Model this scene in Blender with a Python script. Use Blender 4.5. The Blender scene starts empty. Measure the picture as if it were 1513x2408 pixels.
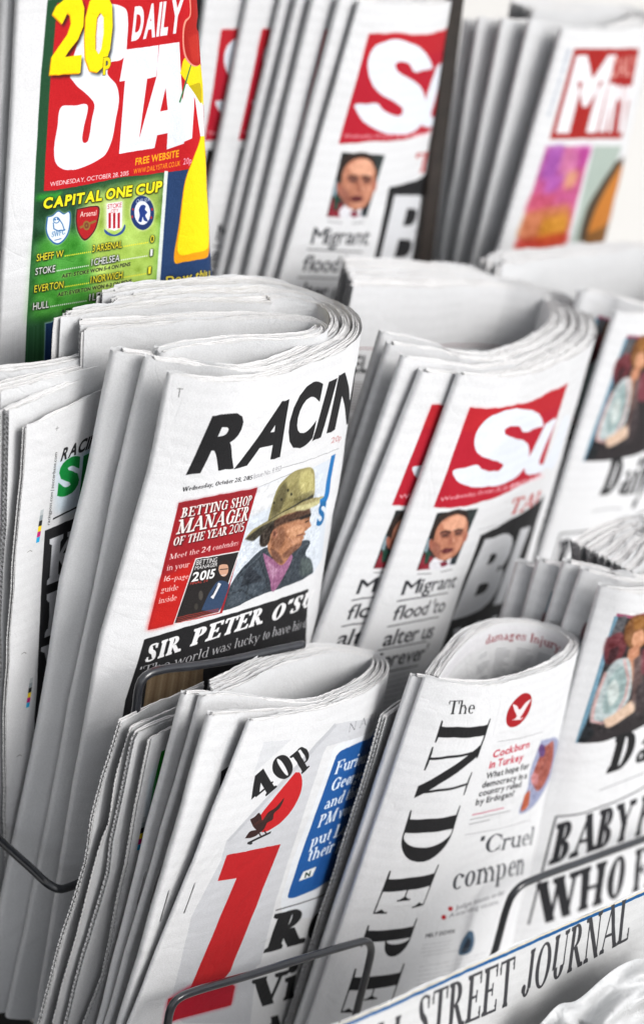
import bpy, bmesh, math, random, os
import numpy as np
from mathutils import Matrix, Vector
from mathutils.bvhtree import BVHTree

random.seed(7)
rng = np.random.default_rng(7)
scene = bpy.context.scene
COL = scene.collection

# ------------------------------------------------------------------ camera
FW, FH, FPX = 1513.0, 2407.0, 5686.0           # frame units used to read the lens, 85 mm on a 36 mm tall frame
def nrm(v):
    v = np.asarray(v, float)
    return v / np.linalg.norm(v)
Xc = nrm((.69, .10, -.717))                     # rack direction seen from the camera
Uc = np.array((.27, .90, .39)); Uc = nrm(Uc - Xc * Uc.dot(Xc))
Nc = np.cross(Xc, Uc)
TILT = math.radians(10)                         # the papers lean back ten degrees
Zc = math.cos(TILT) * Uc + math.sin(TILT) * Nc
Yc = np.cross(Zc, Xc)
RW = np.array([Xc, Yc, Zc])                     # camera -> world
CAM = np.array([0.0, -1.35, 1.72])
X = RW @ Xc; U0 = RW @ Uc; N0 = RW @ Nc
cam = bpy.data.cameras.new("camera")
cam_o = bpy.data.objects.new("camera", cam); COL.objects.link(cam_o)
M = Matrix([list(RW[0]) + [CAM[0]], list(RW[1]) + [CAM[1]], list(RW[2]) + [CAM[2]], [0, 0, 0, 1]])
cam_o.matrix_world = M
cam.sensor_fit = 'VERTICAL'; cam.sensor_height = 36.0
cam.lens = 36.0 * FPX / FH
cam.clip_start = 0.05; cam.clip_end = 200
cam.dof.use_dof = True
cam.dof.focus_distance = 1.745
cam.dof.aperture_fstop = 3.8
cam.dof.aperture_blades = 7
scene.camera = cam_o
scene.render.resolution_x, scene.render.resolution_y = 643, 1024

# ------------------------------------------------------------------ light
world = bpy.data.worlds.new("World"); scene.world = world
world.use_nodes = True
wn = world.node_tree.nodes; wl = world.node_tree.links
wn.clear()
wo = wn.new("ShaderNodeOutputWorld"); bg = wn.new("ShaderNodeBackground")
sky = wn.new("ShaderNodeTexSky"); sky.sky_type = 'NISHITA'; sky.sun_disc = False
SUN_EL, SUN_AZ = math.radians(50), math.radians(178)
sky.sun_elevation = SUN_EL; sky.sun_rotation = SUN_AZ
sky.air_density = 1.0; sky.dust_density = 4.0; sky.ozone_density = 1.0
hsv = wn.new("ShaderNodeHueSaturation"); hsv.inputs["Saturation"].default_value = 0.16
wl.new(sky.outputs[0], hsv.inputs["Color"]); wl.new(hsv.outputs[0], bg.inputs["Color"])
bg.inputs["Strength"].default_value = 0.125
wl.new(bg.outputs[0], wo.inputs["Surface"])
sun = bpy.data.lights.new("sun", 'SUN'); sun.energy = 1.2; sun.angle = math.radians(30); sun.color = (1, .965, .92)
sun_o = bpy.data.objects.new("sun", sun); COL.objects.link(sun_o)
sd = Vector((math.sin(SUN_AZ) * math.cos(SUN_EL), math.cos(SUN_AZ) * math.cos(SUN_EL), math.sin(SUN_EL)))
sun_o.rotation_euler = sd.to_track_quat('Z', 'Y').to_euler()
sun_o.location = (0, 0, 4)
scene.view_settings.view_transform = 'Standard'; scene.view_settings.look = 'None'
scene.view_settings.exposure = 0.62; scene.view_settings.gamma = 1.0
scene.render.engine = 'CYCLES'
scene.cycles.max_bounces = 6; scene.cycles.diffuse_bounces = 1

# ------------------------------------------------------------------ lens geometry
C_B = -1.075                                     # plane of the middle pocket fronts, metres along N from the lens
C_A = C_B - .17
C_C = C_B + .13
def ray(p):
    v = np.array(((p[0] - FW / 2) / FPX, (FH / 2 - p[1]) / FPX, -1.0))
    return RW @ v
def hit(p, o, n):
    r = ray(p)
    return CAM + r * (np.dot(np.asarray(o) - CAM, n) / np.dot(r, n))
def onrow(p, c):
    r = ray(p)
    return CAM + r * (c / np.dot(r, N0))
def proj(P):
    v = RW.T @ (np.asarray(P) - CAM)
    return (FW / 2 + FPX * v[0] / -v[2], FH / 2 - FPX * v[1] / -v[2])

def catmull(P, step):
    P = np.asarray(P, float)
    Q = np.vstack([2 * P[0] - P[1], P, 2 * P[-1] - P[-2]])
    out = []
    for i in range(1, len(Q) - 2):
        p0, p1, p2, p3 = Q[i - 1], Q[i], Q[i + 1], Q[i + 2]
        n = max(2, int(np.linalg.norm(p2 - p1) / step * 2))
        t0, t1 = 0., max(1e-6, np.linalg.norm(p1 - p0)) ** .5
        t2 = t1 + max(1e-6, np.linalg.norm(p2 - p1)) ** .5
        t3 = t2 + max(1e-6, np.linalg.norm(p3 - p2)) ** .5
        for t in np.linspace(t1, t2, n, endpoint=False):
            A1 = (t1 - t) / (t1 - t0) * p0 + (t - t0) / (t1 - t0) * p1
            A2 = (t2 - t) / (t2 - t1) * p1 + (t - t1) / (t2 - t1) * p2
            A3 = (t3 - t) / (t3 - t2) * p2 + (t - t2) / (t3 - t2) * p3
            B1 = (t2 - t) / (t2 - t0) * A1 + (t - t0) / (t2 - t0) * A2
            B2 = (t3 - t) / (t3 - t1) * A2 + (t - t1) / (t3 - t1) * A3
            out.append((t2 - t) / (t2 - t1) * B1 + (t - t1) / (t2 - t1) * B2)
    out.append(P[-1])
    out = np.array(out)
    return resample(out, step)
def resample(P, step=None, n=None):
    d = np.r_[0, np.cumsum(np.linalg.norm(np.diff(P, axis=0), axis=1))]
    if n is None: n = max(3, int(round(d[-1] / step)) + 1)
    s = np.linspace(0, d[-1], n)
    return np.stack([np.interp(s, d, P[:, k]) for k in range(P.shape[1])], 1)

class Bend:
    """The bent line a stack of folded papers follows, seen from above: read along the top edge of its front copy."""
    def __init__(s, top, c, low, rlow=None, back=None, step=.003):
        s.P0 = onrow(top[0], c)
        s.U = nrm(s.P0 - onrow(low, c))
        s.e1 = nrm(X - s.U * X.dot(s.U)); s.e2 = np.cross(s.U, s.e1)      # right, back
        pts = [s.plane(p) for p in top]
        s.base = catmull(pts, step)
        s.len = np.r_[0, np.cumsum(np.linalg.norm(np.diff(s.base, axis=0), axis=1))]
        s.tan = np.gradient(s.base, axis=0); s.tan /= np.linalg.norm(s.tan, axis=1)[:, None]
        k = int(np.argmax(s.base[:, 0])); s.sR = s.len[k]
        s.UR = s.U
        if rlow is not None:
            PR = s.at3(s.base[k])
            s.UR = nrm(PR - hit(rlow, PR, N0))
        s.c = c
    def plane(s, p):
        q = hit(p, s.P0, s.U) - s.P0
        return np.array((q @ s.e1, q @ s.e2))
    def at3(s, q):
        return s.P0 + q[..., 0:1] * s.e1 + q[..., 1:2] * s.e2
    def curve(s, q, D):
        """points at arc length q (may be negative), pushed inwards by D"""
        q = np.asarray(q); D = np.asarray(D)
        qc = np.clip(q, 0, s.len[-1])
        B = np.stack([np.interp(qc, s.len, s.base[:, k]) for k in (0, 1)], 1)
        T = np.stack([np.interp(qc, s.len, s.tan[:, k]) for k in (0, 1)], 1)
        T /= np.linalg.norm(T, axis=1)[:, None]
        B = B + T * (q - qc)[:, None]
        Nn = np.stack([-T[:, 1], T[:, 0]], 1)
        return B + Nn * D[:, None]
    def locate(s, p, Dmin=-1., Dmax=9.):
        """(q, D, drop) of a spine corner seen at p: level with the front copy where that leaves room, else higher or lower"""
        K = s.plane(p); t = s.tan[0]; n = np.array((-t[1], t[0]))
        d = K - s.base[0]
        if Dmin <= d @ n <= Dmax: return d @ t, d @ n, 0.
        D = Dmin if d @ n < Dmin else Dmax
        n3 = n[0] * s.e1 + n[1] * s.e2; t3 = t[0] * s.e1 + t[1] * s.e2
        Q = hit(p, s.at3(s.base[0]) + n3 * D, n3) - s.at3(s.base[0])
        return Q @ t3, D, -(Q @ s.U)

def newobj(name, V, F, mat, parent=None, uv=None, smooth=True, mats=None, midx=None):
    me = bpy.data.meshes.new(name)
    me.from_pydata([tuple(v) for v in V], [], F)
    if mats:
        for m in mats: me.materials.append(m)
        if midx is not None: me.polygons.foreach_set("material_index", midx)
    elif mat: me.materials.append(mat)
    if uv is not None:
        l = me.uv_layers.new(name="UVMap")
        idx = np.zeros(len(me.loops), dtype=np.int32); me.loops.foreach_get("vertex_index", idx)
        l.data.foreach_set("uv", np.asarray(uv, float)[idx].astype(np.float32).ravel())
    if smooth: me.polygons.foreach_set("use_smooth", [True] * len(me.polygons))
    me.update()
    o = bpy.data.objects.new(name, me); COL.objects.link(o)
    if parent:
        o.parent = parent
    return o
def grid_faces(nr, nc, off=0):
    a = (np.arange(nr - 1)[:, None] * nc + np.arange(nc - 1)[None, :]).ravel() + off
    return np.stack([a, a + nc, a + nc + 1, a + 1], 1).tolist()
def thing(name, label, cat, group=None, loc=(0, 0, 0)):
    o = bpy.data.objects.new(name, None); COL.objects.link(o)
    o.empty_display_size = .02
    o.location = loc; o['label'] = label; o['category'] = cat
    if group: o['group'] = group
    return o
def rebase(o):
    """children were built in world space: keep them there under an Empty that stands at its base"""
    for ch in o.children:
        if ch.type == 'MESH':
            ch.data.transform(Matrix.Translation(-Vector(o.location)))
            for g in ch.children:
                if g.type == 'MESH': g.data.transform(Matrix.Translation(-Vector(o.location)))

def wav(s, seed, amp, lam):
    r = random.Random(seed)
    out = 0
    for k in range(4):
        out = out + math.pow(.6, k) * np.sin(s * 2 * math.pi / (lam * math.pow(.55, k)) + r.uniform(0, 6.3))
    return out * amp * .6

def rows_v(H, n=26):
    t = np.linspace(0, 1, n)
    return H * (t ** 1.25)

class Copy: pass
def tail(B, q):
    e = np.clip((q - B.sR) / max(.01, B.len[-1] - B.sR), 0, 1)
    if getattr(B, 'hump', 0):
        u = np.clip(e / .45, 0, 1); w = np.clip((e - .45) / .55, 0, 1)
        return u * u * (3 - 2 * u) * (1 - B.hump * w * w * (3 - 2 * w))
    return e * e * (3 - 2 * e)
def stack(B, copies, H, group, cat='newspaper', **common):
    """copies nested in one bend: front first; each = dict(px=spine corner, low / edge, th, mats, label ...)"""
    out = []; ths = []; gaps = []
    prevD = prevt = 0
    for k, c in enumerate(copies):
        a = dict(common); a.update(c)
        px = a.pop('px', None); label = a.pop('label'); th = a.pop('th'); mats = a.pop('mats'); gap = a.pop('gap', .002); cg = a.pop('cgap', .0004)
        extra = a.pop('len', 0.); Dmax = a.pop('Dmax', 9.); g = a.pop('group', group); name = a.pop('name', 'newspaper')
        q0 = D0 = drop = 0.
        if k and px is None: D0 = sum(m + .0004 for (_, m, e) in ths)
        if k and px is not None:
            q0, D0, drop = B.locate(px, prevD + prevt + gap, Dmax)
            if os.environ.get('DBG'): print(name, label[:30], k, 'q %.3f D %.3f drop %.3f' % (q0, D0, drop))
        T = list(ths)
        cum = (lambda q, T=T: sum(m + (e - m) * tail(B, q) + .0004 for (_, m, e) in T) + 0 * q)
        r = booklet(name, label, cat, g, B, a.pop('H', H), th, mats, q0=q0, D0=D0, drop=drop, cum=cum, q1=B.len[-1] + extra, seed=a.pop('seed', 10) + k, **a)
        out.append(r); ths.append(th); prevD, prevt = D0, th[0]
    return out
def booklet(name, label, cat, group, B, H, th, mats, q0=0., D0=0., cum=None, q1=None, Qj=.10, low=None, edge=None, drop=0., nslab=7,
            stag=0., top_amp=.0012, crumple=.0006, seed=1, open_start=False, bow=(0, 0), teeth=0., pages_mat=None, dv=0., tilt_top=0., build_pages=True, puff=0.):
    """one folded copy: a cover wrapped round the spine and the inner pages inside it. th = (spine, middle, end) thickness in metres"""
    if q1 is None: q1 = B.len[-1]
    Pk = B.at3(B.curve(np.array([q0]), np.array([D0])))[0] - B.U * drop
    if edge is not None: low = edge[-1]
    UL = nrm(Pk - hit(low, Pk, N0)) if low is not None else B.U
    def side(v, E):                                # sideways run of the left edge, down the paper
        if E is None: return -v * (UL @ X)
        return np.interp(v, E[0], E[1])
    own = None
    if edge is not None:
        E = [hit(p, Pk, N0) - Pk for p in edge]
        ev = np.array([-(p @ B.U) for p in E]); eo = np.array([p @ X for p in E])
        sl = (eo[-1] - eo[-2]) / (ev[-1] - ev[-2])
        own = (np.r_[ev, H * 1.3], np.r_[eo, eo[-1] + sl * (H * 1.3 - ev[-1])])
    if q0 == 0 and D0 == 0: B.lead = own           # the front copy leads the others of its stack
    lead = getattr(B, 'lead', None)
    def front_side(v): return -v * (B.U @ X) if lead is None else np.interp(v, lead[0], lead[1])
    def own_side(v): return side(v, own)
    SR = B.sR if not open_start else q1
    n = max(8, int((q1 - q0) / .004))
    q = np.linspace(q0, q1, n)
    def Dof(q):
        t = np.clip((q - q0) / (Qj - q0), 0, 1); t = t * t * (3 - 2 * t)
        return D0 + ((cum(q) if cum else 0.) - D0) * t
    def tof(q):
        t = np.clip((q - q0) / .09, 0, 1); t = t * t * (3 - 2 * t)
        m = th[0] + (th[1] - th[0]) * t
        return m + (th[2] - th[1]) * tail(B, q)
    def Uof(q):
        t = np.clip(q / SR, 0, 1)
        return B.U[None] + (B.UR - B.U)[None] * t[:, None]
    V = rows_v(H); nr = len(V)
    def surf(qs, Ds, amp, sd, v0=None):
        """grid of points: rows down, columns along"""
        P = B.at3(B.curve(qs, Ds)); UU = Uof(qs)
        if v0 is None: v0 = np.zeros(len(qs))
        qc = np.clip(qs, 0, B.len[-1])
        tx, ty = (np.interp(qc, B.len, B.tan[:, k_]) for k_ in (0, 1)); tl = np.hypot(tx, ty)
        Nn = (-ty / tl)[:, None] * B.e1 + (tx / tl)[:, None] * B.e2
        out = []
        for i, v in enumerate(V):
            f = v / H
            vv = v0 * (1 - f) + v + dv + drop * (1 - np.clip((qs - q0) / .2, 0, 1))
            w = wav(qs + v * .35, sd, amp, .16) * min(1, .25 + f * 3) + wav(qs * .5 + v, sd + 9, amp * .8, .11) * min(1, f * 4)
            p = P - UU * vv[:, None] + Nn * w[:, None]
            tF = 1 - np.clip(qs / SR, 0, 1)
            tO = 1 - np.clip((qs - q0) / .08, 0, 1); tO = tO * tO * (3 - 2 * tO)
            if open_start: tO = tF
            p = p + X[None] * ((front_side(v) + v * (B.U @ X)) * tF + (own_side(v) - front_side(v)) * tO)[:, None]
            p = p + X * (bow[0] * f * f) - N0 * (bow[1] * f * (1 - f) * 4)
            out.append(p)
        return np.array(out)
    e = thing(name, label, cat, group)
    # cover: outer run, spine nose, inner run
    qs = [q]; Ds = [Dof(q)]
    tt = tof(q)
    eps = .0002
    if not open_start:
        a = np.linspace(math.pi / 2, 3 * math.pi / 2, 9)[1:-1]
        r = tt[0] / 2
        qn = q0 + np.cos(a) * r * .8; Dn = D0 + r - np.sin(a) * r
        qi = np.linspace(q0, q1 + stag * .96, n + int(abs(stag) / .004))
        qall = np.r_[q[::-1], qn, qi]
        Dall = np.r_[Dof(q)[::-1], Dn, (Dof(qi) + tof(qi))]
        nose = len(q)
    else:
        qall = q[::-1]; Dall = Dof(q)[::-1]; nose = len(q)
    v0 = wav(qall, seed + 3, top_amp, .12) + np.random.default_rng(seed + 77).normal(0, .00018, len(qall)) - .0004 + tilt_top * (qall - q0) - (.0028 if crumple > .0009 else .0014) * np.exp(-np.abs(qall - q0) / .007) * (.5 + .5 * np.sin(np.arange(len(qall)) * 1.9 + seed))
    G = surf(qall, Dall, crumple, seed, v0)
    if teeth:
        G[:, 0] += 0
    nc = len(qall)
    s_outer = q - q0
    if not open_start:
        u = np.r_[s_outer[::-1], -np.linspace(0, 1, 9)[1:-1] * .01, -(qi - q0) - .02]
    else: u = s_outer[::-1]
    uv = np.stack([np.tile(u, nr), np.repeat(-(V), nc)], 1)
    F = grid_faces(nr, nc)
    midx = None
    if not open_start:
        midx = np.tile((np.arange(nc - 1) >= nose + 4).astype(int), nr - 1)
    co = newobj('cover', G.reshape(-1, 3), F, None, e, uv, True, mats[:2] if not open_start else mats[:1], midx)
    # inner pages: slabs standing between the two cover walls
    if build_pages:
        PV, PF, PU, EI = [], [], [], []
        pr = random.Random(seed * 13 + 5); jit = np.random.default_rng(seed)
        for k in range(nslab):
            f0 = (k + .06) / nslab; f1 = (k + .06 + .80) / nslab
            end = q1 + stag * (k / max(1, nslab - 1)) + pr.uniform(-.002, .002) * (4 if stag > .015 else 1)
            st = q0 + (th[0] * .55 if not open_start else pr.uniform(-.002, .003) - stag * 0)
            fine = open_start
            m = max(6, int((end - st) / .004))
            qq = np.linspace(st, end, m)
            lift = -pr.uniform(-.0016, .0016) + wav(qq, seed * 31 + k, .0007, .09) + jit.normal(0, .00022, m)
            if puff: lift = lift - puff * np.sin(np.clip((qq - q0) / (end - q0), 0, 1) * math.pi) * (.3 + .7 * k / nslab)
            Dq, tq = Dof(qq), tof(qq)
            m0 = np.minimum(.0005, tq * .1); m1 = m0 if fine else tq * .15
            lay = lambda f, mm, lf: surf(qq, Dq + mm + (tq - 2 * mm) * f, crumple, seed, lf)
            A0, B0 = lay(f0, m0, lift + .0006), lay(f1, m0, lift + .0004)
            if fine: rr = list(range(0, nr)); A, Bq = A0, B0
            else:
                A1, B1 = lay(f0, m1, lift + .0006), lay(f1, m1, lift + .0004)
                rr = list(range(0, 10))
                A = A1.copy(); Bq = B1.copy(); A[0], Bq[0] = A0[0], B0[0]
                A, Bq = A[rr], Bq[rr]
            o0 = sum(len(x) for x in PV)
            nn = len(rr)
            PV.append(A.reshape(-1, 3)); PV.append(Bq.reshape(-1, 3))
            PF += grid_faces(nn, m, o0)
            o1 = o0 + nn * m
            PF += [f[::-1] for f in grid_faces(nn, m, o1)]; 
            for j in range(m - 1): PF.append([o0 + j, o0 + j + 1, o1 + j + 1, o1 + j])       # top edge
            for i in range(nn - 1):                                                           # fore-edge and spine end
                a_, b_ = o0 + i * m + m - 1, o1 + i * m + m - 1
                PF.append([a_, a_ + m, b_ + m, b_]); EI.append(len(PF) - 1)
                a_, b_ = o0 + i * m, o1 + i * m
                EI.append(len(PF))
                PF.append([a_, b_, b_ + m, a_ + m])
            uu = np.tile(qq, nn); vv = np.repeat(V[rr], m)
            PU.append(np.stack([uu, vv], 1)); PU.append(np.stack([uu, vv], 1))
        mi = np.zeros(len(PF), dtype=np.int32); mi[EI] = 1
        po = newobj('inner_pages', np.vstack(PV), PF, None, e, np.vstack(PU), False, [pages_mat or MAT['pages'], MAT['fore_edge']], mi)
    r = Copy(); r.e = e; r.q0 = q0; r.cover = co
    # picture position -> page position on the outer face
    k = len(q)
    Gf = G[:, :k][:, ::-1]
    r.G = Gf; r.s = s_outer; r.V = V
    base = Gf[-1].mean(0)
    e.location = tuple(base)
    rebase(e)
    return r

class PageMap:
    def __init__(s, r):
        nr, nc = r.G.shape[:2]
        s.F = grid_faces(nr, nc); s.nc = nc; s.r = r
        s.b = BVHTree.FromPolygons([tuple(v) for v in r.G.reshape(-1, 3)], s.F)
        s.Vv = r.G.reshape(-1, 3)
        s.uv = np.stack([np.tile(r.s, nr), np.repeat(r.V, nc)], 1)
    def __call__(s, p, flag=False):
        okay = True
        d = ray(p); d = d / np.linalg.norm(d)
        loc, no, i, dist = s.b.ray_cast(Vector(CAM), Vector(d))
        if loc is None:
            okay = False
            # off the paper: go on flat from the nearest column in view
            best = None
            for k in range(1, 60):
                for dx in ((-3, 0), (3, 0), (0, 3), (0, -3)):
                    loc, no, i, dist = s.b.ray_cast(Vector(CAM), Vector(ray((p[0] + dx[0] * k, p[1] + dx[1] * k))))
                    if loc is not None: break
                if loc is not None: break
            if loc is None: raise ValueError("off page %s" % (p,))
        f = s.F[i]
        A, Bv, Cc, Dd = [s.Vv[j] for j in f]; ua, ub, uc, ud = [s.uv[j] for j in f]
        L = np.array(loc)
        # local affine in the quad
        e1, e2 = Dd - A, Bv - A
        m = np.array([[e1 @ e1, e1 @ e2], [e1 @ e2, e2 @ e2]]); rhs = np.array([(L - A) @ e1, (L - A) @ e2])
        a, b = np.linalg.solve(m, rhs)
        r_ = ua + (ud - ua) * a + (ub - ua) * b
        return (r_, okay) if flag else r_

# ------------------------------------------------------------------ materials
MAT = {}
def nodes(name):
    m = bpy.data.materials.new(name); m.use_nodes = True
    nt = m.node_tree; b = nt.nodes["Principled BSDF"]
    return m, nt, b
def N_(nt, t, **kw):
    n = nt.nodes.new(t)
    for k, v in kw.items(): setattr(n, k, v)
    return n
def paper_relief(nt, b, amount=.35, img=None, tint=(1, 1, 1)):
    tc = N_(nt, "ShaderNodeTexCoord")
    n1 = N_(nt, "ShaderNodeTexNoise"); n1.inputs["Scale"].default_value = 38; n1.inputs["Detail"].default_value = 5
    n2 = N_(nt, "ShaderNodeTexNoise"); n2.inputs["Scale"].default_value = 900; n2.inputs["Detail"].default_value = 3
    nt.links.new(tc.outputs["Object"], n1.inputs["Vector"]); nt.links.new(tc.outputs["Object"], n2.inputs["Vector"])
    add = N_(nt, "ShaderNodeMath", operation='MULTIPLY_ADD')
    nt.links.new(n1.outputs["Fac"], add.inputs[0]); add.inputs[1].default_value = 3.0
    nt.links.new(n2.outputs["Fac"], add.inputs[2])
    bp = N_(nt, "ShaderNodeBump"); bp.inputs["Strength"].default_value = amount; bp.inputs["Distance"].default_value = .0006
    nt.links.new(add.outputs[0], bp.inputs["Height"])
    # handling creases: soft buckles and a few sharp kinks
    n3 = N_(nt, "ShaderNodeTexNoise"); n3.inputs["Scale"].default_value = 13; n3.inputs["Detail"].default_value = 3; n3.inputs["Distortion"].default_value = 1.2
    v3 = N_(nt, "ShaderNodeTexVoronoi"); v3.feature = 'DISTANCE_TO_EDGE'; v3.inputs["Scale"].default_value = 16
    mr = N_(nt, "ShaderNodeMapRange"); mr.inputs["From Max"].default_value = .06; mr.inputs["To Min"].default_value = 0; mr.inputs["To Max"].default_value = 1
    nt.links.new(tc.outputs["Object"], n3.inputs["Vector"]); wv = N_(nt, "ShaderNodeVectorMath", operation='MULTIPLY_ADD'); wv.inputs[1].default_value = (.12, .12, .12)
    nt.links.new(n3.outputs["Color"], wv.inputs[0]); nt.links.new(tc.outputs["Object"], wv.inputs[2]); nt.links.new(wv.outputs[0], v3.inputs["Vector"]); nt.links.new(v3.outputs["Distance"], mr.inputs["Value"])
    ma = N_(nt, "ShaderNodeMath", operation='MULTIPLY_ADD'); ma.inputs[1].default_value = .045; nt.links.new(mr.outputs[0], ma.inputs[0]); nt.links.new(n3.outputs["Fac"], ma.inputs[2])
    bp2 = N_(nt, "ShaderNodeBump"); bp2.inputs["Strength"].default_value = .5; bp2.inputs["Distance"].default_value = .0045
    nt.links.new(ma.outputs[0], bp2.inputs["Height"]); nt.links.new(bp.outputs[0], bp2.inputs["Normal"]); nt.links.new(bp2.outputs[0], b.inputs["Normal"])
    b.inputs["Roughness"].default_value = .78
    b.inputs["Specular IOR Level"].default_value = .25
    return n1, n2
PAPER = (.78, .79, .81)                                    # newsprint, linear
def plain_paper(name, col, var=.05, amount=.38):
    m, nt, b = nodes(name)
    n1, n2 = paper_relief(nt, b, amount)
    mx = N_(nt, "ShaderNodeMix", data_type='RGBA'); mx.inputs["A"].default_value = (*[c * (1 - var) for c in col], 1)
    mx.inputs["B"].default_value = (*[min(1, c * (1 + var)) for c in col], 1)
    rm = N_(nt, "ShaderNodeMapRange"); rm.inputs["From Min"].default_value = .35; rm.inputs["From Max"].default_value = .65
    nt.links.new(n2.outputs["Fac"], rm.inputs["Value"]); nt.links.new(rm.outputs[0], mx.inputs["Factor"])
    nt.links.new(mx.outputs["Result"], b.inputs["Base Color"])
    return m
MAT['pages'] = plain_paper("newsprint_pages", (.66, .66, .665))
def fore_edge():
    m = plain_paper("perforated_fore_edge", (.58, .585, .60)); nt = m.node_tree; b = nt.nodes["Principled BSDF"]
    uvn = N_(nt, "ShaderNodeUVMap"); uvn.uv_map = "UVMap"
    w = N_(nt, "ShaderNodeTexWave"); w.bands_direction = 'Y'; w.inputs["Scale"].default_value = 75; w.inputs["Distortion"].default_value = 5; w.inputs["Detail"].default_value = 3
    nt.links.new(uvn.outputs[0], w.inputs["Vector"])
    bp = N_(nt, "ShaderNodeBump"); bp.inputs["Strength"].default_value = 1; bp.inputs["Distance"].default_value = .003
    nt.links.new(w.outputs["Fac"], bp.inputs["Height"]); nt.links.new(bp.outputs[0], b.inputs["Normal"])
    return m
MAT['fore_edge'] = fore_edge()
MAT['cream'] = plain_paper('cream_newsprint', (.66, .64, .57))
MAT['blank'] = plain_paper("newsprint_blank", (.62, .63, .645))
def metal(name, col, rough=.35, metallic=0.0, coat=.3):
    m, nt, b = nodes(name)
    tc = N_(nt, "ShaderNodeTexCoord"); n = N_(nt, "ShaderNodeTexNoise"); n.inputs["Scale"].default_value = 90; n.inputs["Detail"].default_value = 6
    nt.links.new(tc.outputs["Object"], n.inputs["Vector"])
    cr = N_(nt, "ShaderNodeValToRGB"); cr.color_ramp.elements[0].position = .3; cr.color_ramp.elements[1].position = .75
    cr.color_ramp.elements[0].color = (*[c * .7 for c in col], 1); cr.color_ramp.elements[1].color = (*[c * 1.35 for c in col], 1)
    nt.links.new(n.outputs["Fac"], cr.inputs[0]); nt.links.new(cr.outputs[0], b.inputs["Base Color"])
    b.inputs["Roughness"].default_value = rough; b.inputs["Metallic"].default_value = metallic
    b.inputs["Coat Weight"].default_value = coat; b.inputs["Coat Roughness"].default_value = .2
    bp = N_(nt, "ShaderNodeBump"); bp.inputs["Strength"].default_value = .15; bp.inputs["Distance"].default_value = .0005
    nt.links.new(n.outputs["Fac"], bp.inputs["Height"]); nt.links.new(bp.outputs[0], b.inputs["Normal"])
    return m
MAT['wire'] = metal("dark_coated_wire", (.018, .020, .025), .28, 0, .6)
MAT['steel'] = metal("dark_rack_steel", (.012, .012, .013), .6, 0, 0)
def plastic():
    m, nt, b = nodes("clear_wrapping"); b.inputs["Base Color"].default_value = (.50, .51, .52, 1); b.inputs["Roughness"].default_value = .5
    tc = N_(nt, "ShaderNodeTexCoord"); n = N_(nt, "ShaderNodeTexNoise"); n.inputs["Scale"].default_value = 60; n.inputs["Detail"].default_value = 4; n.inputs["Distortion"].default_value = 1.5
    nt.links.new(tc.outputs["Object"], n.inputs["Vector"]); bp = N_(nt, "ShaderNodeBump"); bp.inputs["Strength"].default_value = .8; bp.inputs["Distance"].default_value = .003
    nt.links.new(n.outputs["Fac"], bp.inputs["Height"]); nt.links.new(bp.outputs[0], b.inputs["Normal"]); return m
MAT['plastic'] = plastic()
MAT['staple'] = metal('staple_wire', (.35, .35, .36), .3, 1, 0)
MAT['post'] = metal("dark_brown_post", (.022, .017, .014), .5, 0, .1)
def rough_mat(name, a, b_, sc):
    m, nt, b = nodes(name); tc = N_(nt, "ShaderNodeTexCoord"); n = N_(nt, "ShaderNodeTexNoise"); n.inputs["Scale"].default_value = sc; n.inputs["Detail"].default_value = 6
    nt.links.new(tc.outputs["Object"], n.inputs["Vector"]); cr = N_(nt, "ShaderNodeValToRGB")
    cr.color_ramp.elements[0].position = .3; cr.color_ramp.elements[1].position = .7; cr.color_ramp.elements[0].color = (*a, 1); cr.color_ramp.elements[1].color = (*b_, 1)
    nt.links.new(n.outputs["Fac"], cr.inputs[0]); nt.links.new(cr.outputs[0], b.inputs["Base Color"]); b.inputs["Roughness"].default_value = .85
    return m
MAT['ground'] = rough_mat("grey_paving", (.16, .155, .15), (.24, .235, .225), 6)
MAT['wall'] = rough_mat("pale_painted_wall", (.66, .655, .64), (.70, .695, .68), 3)
def printed(name):
    """newsprint whose ink comes from a page drawn by this script; returns material and its image node"""
    m, nt, b = nodes(name)
    n1, n2 = paper_relief(nt, b, .34)
    ti = N_(nt, "ShaderNodeTexImage"); ti.extension = 'EXTEND'; ti.interpolation = 'Linear'
    mp = N_(nt, "ShaderNodeUVMap"); mp.uv_map = "UVMap"
    mv = N_(nt, "ShaderNodeMapping"); mv.name = 'scale'
    nt.links.new(mp.outputs[0], mv.inputs["Vector"]); nt.links.new(mv.outputs[0], ti.inputs["Vector"])
    rm = N_(nt, "ShaderNodeMapRange"); rm.inputs["From Min"].default_value = .3; rm.inputs["From Max"].default_value = .7
    rm.inputs["To Min"].default_value = .95; rm.inputs["To Max"].default_value = 1.05
    nt.links.new(n2.outputs["Fac"], rm.inputs["Value"])
    mul = N_(nt, "ShaderNodeVectorMath", operation='SCALE')
    nt.links.new(ti.outputs["Color"], mul.inputs[0]); nt.links.new(rm.outputs[0], mul.inputs["Scale"])
    nt.links.new(mul.outputs[0], b.inputs["Base Color"])
    return m, ti, mv

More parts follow.
